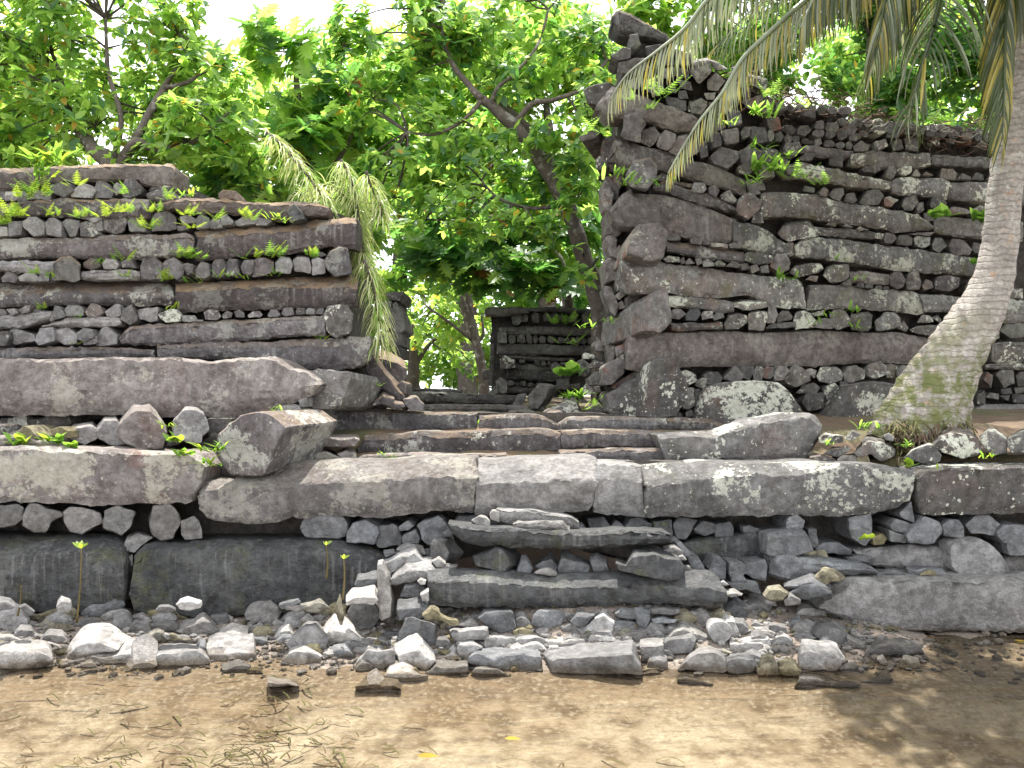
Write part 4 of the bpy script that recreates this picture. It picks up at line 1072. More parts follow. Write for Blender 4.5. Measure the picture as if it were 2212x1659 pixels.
rubble('''
K -60 820 0 835 80 850 130 900 100 935 0 960 -60 960|tf.4 m=grey|grey stone behind the bright rocks at the far left edge
K 0 962 130 895 200 930 240 1000 230 1090 160 1145 40 1130 0 1100|tf.35 m=pale|bright-topped stone with a mangrove stalk beside it, far left
K 160 910 220 900 300 960 280 1000 240 992|m=grey|small grey stone touching the bright-topped one at the far left
K 695 962 760 870 850 800 950 757 1010 752 1080 822 1085 892 980 962 800 1030 710 1012|tf.3 m=slate rnd|smooth long boulder leaning in the gap between the two lowest giant blocks
K 250 1002 400 942 450 930 600 905 660 950 640 1032 500 1062 260 1062|m=coral g1.6|rough brownish coral lump below the left giant block
K 850 1022 950 942 1070 905 1130 960 1140 1042 1000 1062|m=grey rnd|rounded grey stone directly under the smooth leaning boulder
K 960 1042 1060 957 1140 1000 1150 1122 1050 1142|m=grey rnd|egg-shaped grey stone right of the rounded one under the leaning boulder
K 1145 1002 1230 975 1300 1022 1250 1082 1160 1062|m=grey|small stone left of the yellowish coral lump
K 1350 1002 1380 950 1410 920 1520 950 1630 1002 1560 1052 1380 1042|m=coral g1.8|yellowish spongy coral lump at the foot of the second giant block
K 1280 1102 1350 1052 1500 1035 1550 1082 1500 1152 1300 1152|m=grey rnd|flat oval stone in front of the yellowish coral lump
K 1530 1112 1600 1052 1760 975 1880 1082 1882 1112 1670 1197 1540 1132|tf.35 m=grey|tilted angular grey block right of the yellowish coral lump
K 1820 1002 1960 975 1985 1052 1880 1092|m=grey|grey block wedged behind the tilted angular one
K 330 1082 400 1035 480 1062 430 1122 350 1122|m=coral g1.5|small rough stone above the large bright slanting block
K 360 1112 500 1052 600 1072 640 1122 560 1152 400 1152|m=coral g1.5|pitted brown stone above the large bright slanting block
K 640 1072 740 1022 820 1032 880 1072 800 1112 660 1112|m=grey rnd|dome-shaped grey stone by the foot of a thin mangrove stalk
K 585 1302 600 1242 700 1112 850 1072 930 1070 1110 1192 1080 1232 980 1232 760 1372 620 1402 580 1352|tf.5 s.15 m=pale|large bright slanting block, roof-shaped, left part of the shore
K 760 1402 800 1292 950 1240 1150 1200 1175 1292 1090 1422 900 1442|tf.5 m=pale|wedge stone with white top and dark underside at the water edge
K -60 1152 50 1140 200 1182 270 1232 0 1242|tf.5 m=pale|low flat pale stone above the biggest boulder at the left edge
K -120 1300 0 1230 300 1215 400 1232 475 1332 440 1422 300 1482 100 1490 -100 1490|tf.35 m=pale rnd|biggest rounded pitted boulder at the left edge, in the water
K 400 1212 500 1242 590 1312 480 1292|m=pale|small wet stone between the boulder and the roof-shaped block
K 165 1142 250 1112 330 1162 340 1212 200 1182|m=grey|small dark-sided stone behind the biggest left boulder
K 330 1172 480 1140 530 1192 380 1232|m=coral g1.5|rough flat pebble behind the roof-shaped block
K 1030 1502 1130 1330 1150 1220 1200 1182 1290 1165 1355 1242 1320 1332 1330 1482 1180 1500|tf.7 m=pale|white sunlit slab sloping into the water between two dark-bellied stones
K 1315 1472 1340 1302 1380 1265 1600 1250 1740 1265 1805 1342 1802 1412 1700 1452 1500 1442 1380 1472|tf.3 m=pale rnd|long rounded grey stone in the water, beside the brightest square block
K 1790 1382 1800 1212 1880 1162 2180 1160 2200 1202 2215 1382 2150 1402 1830 1402|tf.7 m=pale L.35|brightest square block, its white top blazing in the sun
K 1670 1262 1800 1192 2000 1062 2040 1070 2140 1102 2100 1162 1900 1182 1780 1242|tf.6 m=pale|sloping sunlit slab behind the brightest square block
K 1320 1172 1400 1140 1460 1162 1470 1202 1400 1242 1340 1222|m=pale|small pale round stone behind the long rounded grey stone
K 1420 1222 1480 1152 1640 1192 1680 1232 1560 1262|m=coral g1.4|knobbly stone behind the long rounded grey stone
K 1150 1160 1200 1130 1290 1150 1270 1180 1170 1180|m=coral|small dark rough stone right of the egg-shaped one
K 560 1412 720 1352 750 1412 600 1442|m=wet|small wet brown stone at the tip of the roof-shaped block
K 540 1482 760 1432 830 1432 780 1482 600 1512|tf.6 m=wet|flat wet slab glinting in the water at the left
L -90 962 -40 880 60 845 130 830 180 900 205 972 170 1062 140 1092 0 1062 -70 1022|tf.2 m=grey|tall rough grey boulder at the right foot of the second giant block
L 200 902 300 862 360 850 385 880 230 952|m=slate|narrow blue-grey stone right of the tall rough boulder
L 200 1022 250 962 390 892 435 882 430 992 300 1062 240 1062|tf.5 m=pale|slanted pale stone left of the upright cube
L 430 745 560 690 600 677 705 685 705 902 640 942 440 982|tf.3 m=slate|upright dark cube with a sunlit rough top, middle left
L 380 1032 430 985 520 1032 530 1082 400 1072|tf.6 m=pale|small bright stone in front of the upright cube
L 150 1182 220 1092 290 1075 320 1132 270 1192 190 1222|tf.4 m=pale|bean-shaped pale stone below the tall rough boulder
L 140 1062 180 1022 240 1062 240 1092 170 1107|m=grey|fist-sized stone touching the tall rough boulder
L -180 1100 -60 1070 60 1080 130 1100 80 1160 -100 1160|tf.6 m=pale|flat bright stone left of the bean-shaped one
L 275 1252 330 1152 420 1070 520 1065 630 1182 600 1292 500 1332 320 1332|tf.12 m=grey|large leaning grey boulder above the water-edge stone, middle left
L 235 1352 290 1292 430 1250 560 1332 560 1392 420 1432 240 1432|tf.3 m=pale|speckled stone standing in the water below the large leaning boulder
L 580 1112 670 982 740 1002 830 1072 930 1182 700 1262 640 1252 620 1152|tf.5 m=pale|white-topped slab with a dry leaf lying on it
L 795 962 840 892 920 865 1020 902 1065 982 1040 1072 950 1140 860 1102 800 1022|tf.0 m=grey rnd|round grey boulder left of the standing plank-shaped stone
L 785 832 850 762 1020 745 1050 802 1010 882 900 872 790 922|tf.6 m=pale|bright flat stone above the round grey boulder
L 855 732 880 642 1040 620 1060 642 1050 742 870 752|tf.5 m=slate Y7.2|blue-grey block half in the sun left of the standing plank stone
L 1060 542 1110 530 1170 652 1165 722 1215 882 1205 1012 1080 1042 1060 802|tf.05 s.4 m=pale Y6.98 L.35|tall standing plank-shaped stone with banded light and shade
L 1115 522 1250 440 1370 380 1440 482 1300 512 1200 602 1165 642|tf.3 m=pale Y7.45|slanting block over the top of the standing plank stone
L 1170 652 1230 592 1300 522 1510 505 1575 612 1500 632 1250 702 1220 742 1180 732|tf.45 m=pale Y7.25|chipped sunlit block left of the end of the long ledge slab
L 1210 432 1260 382 1330 370 1360 395 1220 452|m=grey rnd Y7.6|rounded stone peeping out above the slanting block
L 1380 390 1440 402 1470 462 1450 482 1400 440|m=grey Y7.55|grey chip between the rounded stone and the cube under the upper slab
L 1105 442 1190 425 1210 452 1120 502|m=slate Y7.6|small blue-grey stone at the end of the second giant block
L 1505 492 1520 372 1580 322 1700 332 1780 452 1730 532 1640 542|tf.12 s.4 m=grey Y7.55|cube-shaped block under the left tip of the upper ledge slab
L 1515 522 1580 485 1640 542 1620 582 1560 592|m=pale Y7.4|small pale angular stone just above the left end of the long ledge slab
L 1580 602 1650 552 1740 562 1720 612|m=grey Y7.4|low stone resting on the left part of the long ledge slab
L 1460 430 1500 425 1510 490 1470 490|m=slate Y7.6|little blue-grey stone left of the cube-shaped block
L 1610 290 1660 245 1700 262 1700 320 1620 320|m=slate Y7.6|small blue-grey chip under the pointed end of the upper ledge slab
L 1395 702 1420 675 1470 690 1460 732 1420 737|m=pale Y7.1|pebble sitting on the blue-grey block left of the long ledge slab
L 1245 842 1280 702 1380 702 1480 762 1410 782 1420 832 1300 862|m=slate Y7.2|blue-grey block with a pebble on it
L 1420 802 1490 762 1492 882 1440 872|m=pale Y7.0|small rounded stone against the left end of the long ledge slab
L 1220 962 1225 872 1400 845 1480 880 1490 952 1400 1032 1240 1042|tf.45 m=slate Y6.98|blue-grey block whose top is half sunlit, below the pebble block
L 1213 1252 1290 1015 1420 1032 1552 1085 1545 1272 1250 1262|tf.05 m=slate Y6.9|large slanting blue-grey block behind the bright gable-shaped cube
L 1185 1262 1310 1190 1390 1152 1555 1320 1480 1472 1200 1372|tf.5 m=pale s-.12|gable-shaped cube with blinding white upper faces
L 800 1292 860 1202 1050 1195 1210 1262 1190 1302 950 1282 930 1342 800 1332|tf.65 m=pale|low blinding white slab left of the gable-shaped cube
L 860 1422 960 1272 1060 1302 1190 1272 1190 1372 1110 1482 900 1472|tf.15 m=pale|speckled grey stone in front of the low white slab
L 1125 1482 1160 1412 1250 1390 1340 1402 1400 1452 1480 1482 1470 1562 1280 1577 1140 1522|tf.5 m=pale g1.6|cracked crusty pale stone at the water line below the gable cube
L 1480 1502 1550 1385 1820 1395 1835 1462 1800 1512 1490 1527|tf.4 m=slate|flat-topped block at the water line, right of the cracked crusty stone
L 1740 1282 1750 1225 1880 1225 1960 1272 1860 1322 1850 1392 1760 1392|tf.2 m=pale|worn pale stone above the long front slab's left end
L 1545 1282 1570 1185 1650 1182 1700 1242 1580 1302|m=wet|dark stone in the hollow behind the gable-shaped cube
L 1520 1372 1700 1262 1750 1302 1750 1382 1540 1402|tf.6 m=pale|pale sloping stone right of the gable-shaped cube
L 1850 1342 1900 1275 2212 1278 2452 1290 2457 1482 2212 1492 2150 1482 1852 1392|tf.35 m=slate L.3|long front block with light top, left neighbour of the biggest shore block
L 1855 1532 1900 1415 2080 1425 2180 1502 2050 1542|tf.4 m=pale|pale stone standing in the water before the long front block
L 1675 1132 1700 1112 1990 1105 2002 1202 1730 1232|tf.2 m=pale Y6.85|wide flat stone with a clean cut edge under the driftwood-like coral
L 1975 1212 1990 1165 2212 1170 2240 1182 2240 1282 1980 1272|tf.25 m=pale|brick-shaped pale stone right of the wide flat one
L 1920 1002 1980 952 2212 952 2222 1132 2080 1142 1990 1102 1940 1042|tf.15 m=slate Y7.0|large blue-grey block below the middle of the long ledge slab
L 1700 1102 1850 1012 1940 1082 1940 1102 1780 1102|m=grey Y7.05|angular stone in shadow left of the large block under the ledge
L 870 1602 960 1520 1040 1465 1110 1522 1230 1532 1250 1582 1100 1622 900 1642|tf.6 m=pale Y6.2|wet glinting stone lying out in the water
L 100 1542 220 1550 340 1572 370 1592 110 1622|tf.6 m=pale Y6.15|small flat wet stone alone in the water at the left
L 735 1402 830 1362 830 1402|m=grey|flat chip left of the speckled grey stone
L 815 1412 870 1362 890 1362 860 1432|m=grey|thin chip touching the speckled grey stone
L 930 1190 1050 1120 1200 1130 1190 1200|tf.6 m=coral|flat gritty stone above the low blinding white slab
L 640 1260 760 1220 820 1230 700 1290|tf.5 m=coral g1.5|gritty crust below the slab with the dry leaf
''', 'stones fallen along the shore, left half')
rubble('''
M -330 492 -200 430 -95 375 0 415 70 482 85 562 40 622 -20 632 -290 562|s.25 tf.1 m=blue Y7.3|pointed dark block carrying the left part of the upper ledge slab
M 912 500 1000 530 1062 412 1230 400 1442 472 1477 562 1440 682 1330 700 1150 642 920 562|tf.28 m=blue Y7.1 L.5|big dark block carrying the right part of the upper ledge slab
M 75 492 120 482 185 592 160 637 40 622|m=slate Y7.35|dark stone right of the pointed block between the ledge slabs
M 190 562 330 455 402 562 390 645 300 620|m=slate Y7.45|triangular dark stone between the ledge slabs
M 395 602 440 442 672 532 652 652 400 657|m=slate Y7.42|flat square dark stone in the middle between the ledge slabs
M 680 482 740 462 810 512 845 622 810 652 700 632|m=slate Y7.42|dark stone left of the big block between the ledge slabs
M 165 637 290 570 350 582 405 657 300 657|m=pale rnd Y7.25|pale rounded stone resting on the long ledge slab
M 1300 412 1400 380 1440 402 1480 452 1460 492|m=grey Y7.5|small stone tucked behind the big dark block, right
M 1475 562 1530 570 1560 627 1480 627|m=grey Y7.4|little stone lying on the right end of the long ledge slab
M 1440 490 1475 480 1510 525 1460 530|m=pale Y7.4|pale chip right of the big dark block
M -60 1122 -20 962 0 970 45 1082 0 1147|m=slate|dark stone on the right of the large block under the ledge slab
M 25 992 90 965 170 1042 150 1132 60 1132 30 1052|m=grey rnd|egg-shaped stone in the row under the long ledge slab
M 175 1082 185 992 230 945 420 952 460 987 430 1092 240 1122|tf.1 m=slate|broad blue-grey stone in the row under the long ledge slab
M 510 1042 560 972 720 972 640 1082 620 1112|m=slate Y6.95|slanting blue-grey stone right of the broad one under the ledge
M 625 1102 700 1002 790 955 880 1032 860 1152 700 1152 640 1172|tf.25 m=pale|pale angular boulder tipped against the row under the ledge
M 890 972 940 935 1060 940 1075 1042 920 1022|m=slate Y7.0|blue-grey cube under the middle right of the long ledge slab
M 1060 932 1200 962 1195 1012 1150 1112 1080 1082|m=slate Y6.98|narrow upright blue-grey stone next to the cube under the ledge
M 1200 962 1210 932 1440 935 1447 977 1300 1002|tf.2 m=grey Y7.05|flat plate of stone right under the right part of the ledge slab
M 1210 1022 1300 1002 1440 1032 1400 1062 1230 1062|m=slate Y7.0|low dark stone beneath the flat plate
M 870 1142 880 1032 1060 1042 1092 1112 960 1162|tf.15 m=slate|flat-topped blue-grey stone right of the pale tipped boulder
M 420 1107 490 1062 590 1107|m=pale|small pale triangular stone in front of the row under the ledge
M 190 1142 250 1095 330 1112 290 1182|m=grey rnd|half-buried rounded stone left of the white square slab
M 25 1192 60 1170 200 1165 300 1192 300 1282 40 1292|tf.25 m=pale|pale brick-like stone left of the white square slab
M 290 1142 350 1112 610 1110 635 1242 310 1272|tf.6 m=pale L.35|white square slab above the biggest shore block
M 635 1242 690 1142 880 1157 900 1222 780 1242|tf.4 m=pale|wedge-shaped pale stone behind the biggest shore block
M 885 1172 970 1155 1022 1187 1012 1222 900 1227|tf.4 m=pale|small wedge right of the wedge-shaped pale stone
M 240 1312 300 1270 740 1240 1020 1215 1052 1272 1092 1352 1112 1502 700 1515 400 1527 250 1482|tf.42 s-.12 m=grey L.5|biggest shore block, six-sided, its foot in the water
M 1110 1212 1200 1202 1302 1200 1310 1362 1322 1422 1120 1402|tf.3 m=pale|pale squarish block right of the biggest shore block
M 1260 1232 1440 1152 1560 1152 1592 1202 1570 1292 1360 1362 1300 1342|tf.25 s.1 m=grey|chiselled grey block leaning on the pale squarish one
M 1340 1162 1400 1090 1480 1035 1620 1082 1700 1152 1702 1202 1640 1242 1580 1172 1440 1152|tf.5 m=pale|sunlit flat boulder left of the round ball-like stone
M 1160 1102 1200 1025 1290 1052 1350 1132 1180 1192|m=grey|grey stone with a pointed top in the middle right heap
M 1180 1182 1260 1110 1350 1172 1300 1202|m=pale|small pale stone below the pointed-top one
M 970 1152 1060 1112 1150 1132 1170 1202 1050 1252|m=grey|dull stone left of the small pale one in the heap
M 1485 992 1560 922 1640 952 1750 1012 1730 1062 1600 1052 1500 1022|tf.35 m=grey|stout column stub pointing down at the right end of the ledge
M 1695 1152 1720 1072 1800 1050 1880 1080 1910 1182 1820 1262 1740 1232|tf.0 m=pale rnd|round ball-like pale stone in the right heap
M 1800 1052 1850 992 1920 1012 1960 1142 1950 1202 1910 1202|m=pale|pale stone leaning behind the round ball-like one
M 1920 1022 2000 1032 2042 1102 1960 1182|m=grey|stone partly hidden right of the ball-like one
M 1835 912 1920 825 2010 882 2037 1002 2010 1042 1900 1002|tf.4 m=slate|six-sided column stub with light top, above the ball-like stone
M 1410 1480 1500 1372 1590 1292 1800 1282 1865 1432 1860 1472 1700 1512 1560 1442|tf.2 m=grey rnd|large broad grey stone at the water line, right of the chiselled block
M 1430 1502 1500 1482 1600 1512 1740 1592 1560 1602 1430 1542|tf.5 m=wet|wet speckled stone in front of the large broad one
M 1890 1222 2000 1220 2150 1232 2200 1342 1912 1342|tf.15 m=pale|flat-faced pale stone right of the ball-like one
M 1950 1202 2100 1145 2212 1162 2242 1262 2190 1272 2100 1232|tf.5 m=pale|curved pale stone resting on the flat-faced one
M 1850 1372 1950 1342 2080 1352 2117 1422 2040 1522 1880 1502|tf.15 m=grey|grey stone at the water line below the flat-faced one
M 2115 1422 2212 1382 2270 1402 2292 1542 2140 1552|tf.15 m=coral|squat brownish upright stone at the water line
M 1640 1262 1800 1262 1890 1312 1850 1362 1680 1282|m=coral g1.5|rough crust below the ball-like stone
M 1790 715 1830 695 1872 740 1832 750|m=pale Y7.4|small white stone at the right end of the long ledge slab
M 1820 790 1910 770 1990 820 1900 850|tf.5 m=pale Y7.3|white flat stone right of the long ledge slab
M 2000 822 2100 805 2260 832 2282 922 2040 922|tf.5 m=pale|flat pale stone under the slanting cylinder column at the right
M 2040 1092 2100 1032 2212 1072 2150 1112|tf.5 m=grey|low grey stone on the slope of the right heap
M 2020 1142 2150 1102 2250 1122 2200 1152|tf.5 m=coral|low brownish stone on the slope of the right heap
M 1030 1250 1110 1240 1112 1330 1080 1350|m=grey|narrow stone wedged behind the right end of the biggest shore block
M 1120 1480 1200 1440 1280 1430 1330 1500 1230 1540 1150 1520|tf.6 m=wet|brown wet stone half under water right of the biggest shore block
N 0 1420 100 1400 170 1450 140 1530 20 1540 -40 1480|m=coral g1.6|knobbly brown stone at the head of the right beach
N 135 1520 200 1470 280 1520 270 1570 150 1580|m=grey|grey stone right of the knobbly brown one
N 245 1620 290 1560 400 1545 540 1570 612 1650 560 1680 330 1670|tf.5 m=pale|broad white-topped stone in front of the shaded slab at the right
N 140 1395 280 1320 370 1300 480 1360 540 1420 430 1430 180 1460|tf.5 m=slate Y7.2|curved blue-grey flake leaning on the shaded slab at the right
N 180 1460 300 1380 420 1370 540 1440 400 1500 330 1530|m=slate Y7.1|dark flake below the curved blue-grey one
N 400 1330 470 1250 560 1260 660 1330 480 1400|m=coral g1.8 Y7.3|yellow-brown coral lump on the slanting cylinder column
N -60 1520 0 1490 45 1540 40 1600 -40 1620|m=pale rnd|small round stone left of the grey one at the head of the right beach
N 30 1640 90 1590 160 1600 150 1650|m=grey|small stone left of the broad white-topped one
N 940 1280 1100 1260 1180 1290 1150 1330 950 1325|m=slate Y7.6|flat blue-grey stone on top of the shaded slab at the right
N 1310 1310 1380 1260 1450 1290 1460 1325 1320 1325|m=coral Y7.6|brown triangular stone on top of the shaded slab at the right
N 1200 1240 1400 1235 1500 1260 1550 1325 1460 1330 1380 1262 1220 1320|m=slate Y7.66|grey rim of a stone behind the shaded slab at the right
Q 1240 190 1255 115 1300 110 1400 125 1430 170 1400 250 1310 225 1250 212|tf.4 m=pale|whitest sharp-edged boulder of the right beach
Q 1060 232 1080 175 1130 172 1165 272 1090 280|tf.1 m=coral|upright brown brick-like stone left of the whitest boulder
Q 1300 62 1320 32 1390 25 1450 82 1480 132 1350 132|tf.3 m=grey|grey wedge boulder behind the whitest one
Q 1230 292 1250 230 1340 240 1400 262 1500 292 1420 320 1240 312|tf.5 m=wet|dull wet stone below the whitest boulder
Q 1500 282 1620 240 1650 267 1540 302|tf.5 m=wet|flat wet stone at the right end of the rubble
Q 1150 202 1200 190 1250 232 1230 282 1170 252|m=coral g1.6|rough crusty stone left of the dull wet one
Q 1530 152 1570 100 1650 105 1750 115 1775 170 1765 192 1600 190 1540 182|tf.3 m=core g2|dark block of natural conglomerate at the right water edge
Q 1020 72 1100 45 1150 102 1130 112|tf.5 m=grey|low flat grey stone in the right heap near the curved pale one
Q 1110 32 1180 42 1190 82 1130 87|m=grey|small blocky stone uphill of the low flat grey one
Q 1200 22 1240 2 1258 50 1215 55|m=slate|small bluish stone uphill of the grey wedge boulder
Q 1450 82 1520 122 1535 152 1460 142|m=grey|thin stone leaning on the grey wedge boulder
Q 1220 87 1300 67 1290 100 1230 102|tf.5 m=slate|thin dark flake in front of the grey wedge boulder
Q 1575 182 1600 175 1640 222 1600 227|m=pale|small white shell-like stone before the conglomerate block
Q 1420 212 1480 205 1530 245 1450 250|tf.5 m=wet|low brown stone between the whitest boulder and the conglomerate
Q 1150 90 1210 95 1200 120 1150 118|m=grey|little stone left of the thin dark flake
''', 'stones fallen along the shore, right half')

# ledge slabs of the heap in the middle: each lies loose on the blocks beneath it
def loose_beam(top, bot, Y, mt, lab, crease=None, **k):
    o = beam('loose_slab', pts(top[0], top[1:]), pts(bot[0], bot[1:]), Y, M[mt], crease=pts(crease[0], crease[1:]) if crease else None, **k)
    tag(o, lab, 'stone slab')
loose_beam('M -718 612 -400 622 0 630 160 652 500 652 1000 637 1100 650 1500 632 1720 632 1790 682 1832 780',
           'M -716 920 -400 932 0 932 600 937 1200 912 1700 912 1842 900', 7.12, 'blue',
           'long straight ledge slab across the middle of the fallen heap', 'M -716 712 -400 722 0 740 250 765 600 767 1000 757 1500 762 1610 768 1836 800', slope=1.3, D=.35)
loose_beam('M -548 212 -300 238 0 242 380 270 640 277 900 260 1200 268 1372 280 1392 335',
           'M -500 300 -400 378 -200 400 0 402 500 425 800 415 1200 388 1392 370', 7.3, 'blue',
           'upper ledge slab with a pointed left end, lying on two dark blocks', D=.32)
loose_beam('M -122 82 0 86 200 102 400 130 530 157 572 190', 'M -122 200 0 225 200 240 400 250 540 275 574 272', 7.5, 'pale',
           'topmost pale slab of the fallen heap', D=.3)
loose_beam('M 18 215 60 192 200 192 400 188 445 192 487 270', 'M 20 245 100 265 300 275 487 278', 7.36, 'pale', 'short slab lying under the front of the topmost pale slab', D=.12)
for q, lab in (('L 2018 132 2040 102 2100 105 2102 202 2025 172', 'pale chip left of the topmost slab'), ('L 1860 192 1930 147 1990 165 2022 202 2020 237 1940 237', 'rounded pale stone lying on the left part of the upper ledge slab')):
    tag(rock('loose_stone', pts(q[0], q[1:]), 7.48, M['pale'], L=.15), lab, 'stone', 'stones fallen along the shore, right half')
# coral branch like driftwood
tag(rock('coral_branch', pts('L', '1445 1022 1480 990 1510 940 1560 962 1580 1000 1650 1040 1750 1070 1742 1097 1662 1102 1640 1070 1570 1052 1470 1047'), 6.8, M['coral'], L=.1, rough=1.6), 'forked pale coral branch lying on the stones below the ledge slab', 'coral')
tag(rock('dry_leaf', pts('L', '690 992 700 900 722 830 742 880 762 1002 742 1082 722 1080'), 6.75, M['coral'], L=.02, rough=.8), 'dry curled brown leaf hanging on a white slab', 'leaf')
# ------------------------------------------------------------------ plants: materials
def leaf_mat(name, col, tcol, rough=.38, trans=.55, spec=.5):
    m, nt, out = new_mat(name)
    b = NB(nt)
    g = b.n("ShaderNodeNewGeometry"); oi = b.n("ShaderNodeObjectInfo")
    n1 = b.noise(g.outputs["Position"], 3.0, 2, .5)
    c = b.mix(b.ramp(n1, .35, .65), tuple(x * .75 for x in col), tuple(min(1, x * 1.25) for x in col))
    pr = b.n("ShaderNodeBsdfPrincipled"); b.l(c, pr.inputs["Base Color"])
    pr.inputs["Roughness"].default_value = rough; pr.inputs["Specular IOR Level"].default_value = spec
    tl = b.n("ShaderNodeBsdfTranslucent"); tl.inputs[0].default_value = (*tcol, 1)
    mx = b.n("ShaderNodeMixShader"); mx.inputs[0].default_value = trans
    b.l(pr.outputs[0], mx.inputs[1]); b.l(tl.outputs[0], mx.inputs[2]); b.l(mx.outputs[0], out.inputs[0])
    return m
LF = {
 'mid': leaf_mat('leaf green', (.11, .20, .04), (.46, .74, .12)),
 'dark': leaf_mat('leaf dark green', (.045, .12, .04), (.17, .38, .07)),
 'lime': leaf_mat('leaf yellow green', (.18, .30, .05), (.55, .78, .14)),
 'old': leaf_mat('leaf turning yellow', (.35, .24, .04), (.6, .42, .05)),
 'rust': leaf_mat('leaf rust', (.22, .09, .03), (.35, .14, .03)),
 'palm': leaf_mat('palm leaflet grey green', (.22, .25, .17), (.34, .36, .16), .3, .35, .6),
 'palmdark': leaf_mat('palm leaflet olive', (.055, .075, .03), (.12, .16, .03), .35, .35, .5),
 'palmyellow': leaf_mat('palm leaflet yellow', (.30, .26, .07), (.45, .38, .06), .35, .4),
 'stripe': leaf_mat('striped leaf cream', (.44, .47, .24), (.52, .56, .22), .35, .4),
 'fern': leaf_mat('fern green', (.07, .15, .03), (.25, .44, .05)),
 'fernlime': leaf_mat('fern yellow green', (.16, .24, .03), (.42, .55, .05)),
}
def bark_mat(name, c1, c2, ring=0.0, moss=0.0, lich=.3):
    m, nt, out = new_mat(name)
    b = NB(nt)
    g = b.n("ShaderNodeNewGeometry"); P = g.outputs["Position"]
    n1 = b.noise(P, 5, 5, .6); n2 = b.noise(P, 26, 5, .7)
    c = b.mix(b.ramp(n1, .35, .65), c1, c2)
    c = b.mix(b.ramp(n2, .35, .6, 0, .6), c, b.mix(1.0, c, (.4, .4, .4, 1), 'MULTIPLY'))
    h = n2
    if ring:
        w = b.n("ShaderNodeTexWave"); w.bands_direction = 'Z'; w.inputs["Scale"].default_value = 4.6
        w.inputs["Distortion"].default_value = 5.0; w.inputs["Detail"].default_value = 3; w.inputs["Detail Scale"].default_value = 1.6
        b.l(P, w.inputs["Vector"])
        c = b.mix(b.math('MULTIPLY', b.ramp(w.outputs["Fac"], .16, .04), ring), c, (.13, .10, .085, 1))
        h = b.math('ADD', b.math('MULTIPLY', b.ramp(w.outputs["Fac"], .0, .3), .6), n2)
        o = b.noise(P, 9, 3)
        c = b.mix(b.math('MULTIPLY', b.ramp(o, .62, .7), .5), c, (.42, .24, .13, 1))
    if lich:
        l = b.noise(P, 7.5, 5, .7)
        c = b.mix(b.math('MULTIPLY', b.ramp(l, .56, .64), lich), c, (.5, .49, .44, 1))
    if moss:
        sz = b.n("ShaderNodeSeparateXYZ"); b.l(P, sz.inputs[0])
        mo = b.noise(P, 6, 6, .7)
        k = b.math('MULTIPLY', b.ramp(mo, .42, .55), b.ramp(sz.outputs[2], 3.0, 2.2))
        c = b.mix(b.math('MULTIPLY', k, moss), c, (.095, .105, .025, 1))
    pr = b.n("ShaderNodeBsdfPrincipled"); b.l(c, pr.inputs["Base Color"]); pr.inputs["Roughness"].default_value = .85
    bp = b.n("ShaderNodeBump"); bp.inputs["Strength"].default_value = .8; bp.inputs["Distance"].default_value = .02
    b.l(h, bp.inputs["Height"]); b.l(bp.outputs[0], pr.inputs["Normal"]); b.l(pr.outputs[0], out.inputs[0])
    return m
BARK = bark_mat('tree bark', (.13, .105, .085), (.075, .06, .045), lich=.35)
BARKD = bark_mat('thin dark bark', (.05, .04, .03), (.085, .065, .045), lich=.1)
PALMB = bark_mat('palm trunk', (.27, .24, .21), (.41, .37, .33), ring=.32, moss=.95, lich=.6)
ROOTM = bark_mat('palm root mass', (.13, .065, .04), (.09, .06, .03), moss=.8, lich=.2)

# ------------------------------------------------------------------ leaf shapes: along +X, length 1, upper side +Z
def T_ovate(w=.24):
    V = [(0, 0, 0), (.28, w, .05), (.62, w * .92, .03), (1, 0, -.10), (.62, -w * .92, .03), (.28, -w, .05), (.32, 0, .0), (.66, 0, -.03)]
    Fc = [(0, 6, 1), (1, 6, 7, 2), (2, 7, 3), (0, 5, 6), (5, 4, 7, 6), (4, 3, 7)]
    return np.array(V, dtype=float), Fc
def T_simple(w=.23):
    return np.array([(0, 0, 0), (.45, w, .05), (1, 0, -.08), (.45, -w, .05)], dtype=float), [(0, 2, 1), (0, 3, 2)]
def T_lobed():
    out = [(0, 0)]
    L = [(.12, .10), (.22, .34), (.30, .13), (.42, .42), (.50, .15), (.62, .40), (.68, .14), (.82, .27), (.84, .10)]
    V = [(0, 0, 0)] + [(x, y, .04 - .05 * x) for x, y in L] + [(1, 0, -.08)] + [(x, -y, .04 - .05 * x) for x, y in reversed(L)]
    n = len(V)
    sp = [(.15, 0, 0), (.32, 0, -.01), (.52, 0, -.03), (.70, 0, -.05), (.86, 0, -.07)]
    V += sp
    k = n
    Fc = []
    # left side indices 1..9 , tip 10, right 11..19
    grp = [(0, 1, 2, 3, k + 1, k), (k + 1, 3, 4, 5, k + 2), (k + 2, 5, 6, 7, k + 3), (k + 3, 7, 8, 9, k + 4), (k + 4, 9, 10)]
    for g in grp: Fc.append(tuple(reversed(g)))
    mir = lambda i: i if i in (0, 10) or i >= k else 20 - i
    for g in grp: Fc.append(tuple(mir(i) for i in g))
    return np.array(V, dtype=float), Fc
def T_strap(w=.045, droop=.5, seg=5):
    V, Fc = [], []
    for i in range(seg + 1):
        t = i / seg
        ww = w * (math.sin(math.pi * min(1, t * .85 + .12)) ** .6) if i < seg else .002
        x = t * (1 - .28 * droop * t); z = -droop * t * t
        V += [(x, ww, z + .012), (x, 0, z), (x, -ww, z + .012)]
    for i in range(seg):
        a = i * 3
        Fc += [(a, a + 1, a + 4, a + 3), (a + 1, a + 2, a + 5, a + 4)]
    return np.array(V, dtype=float), Fc
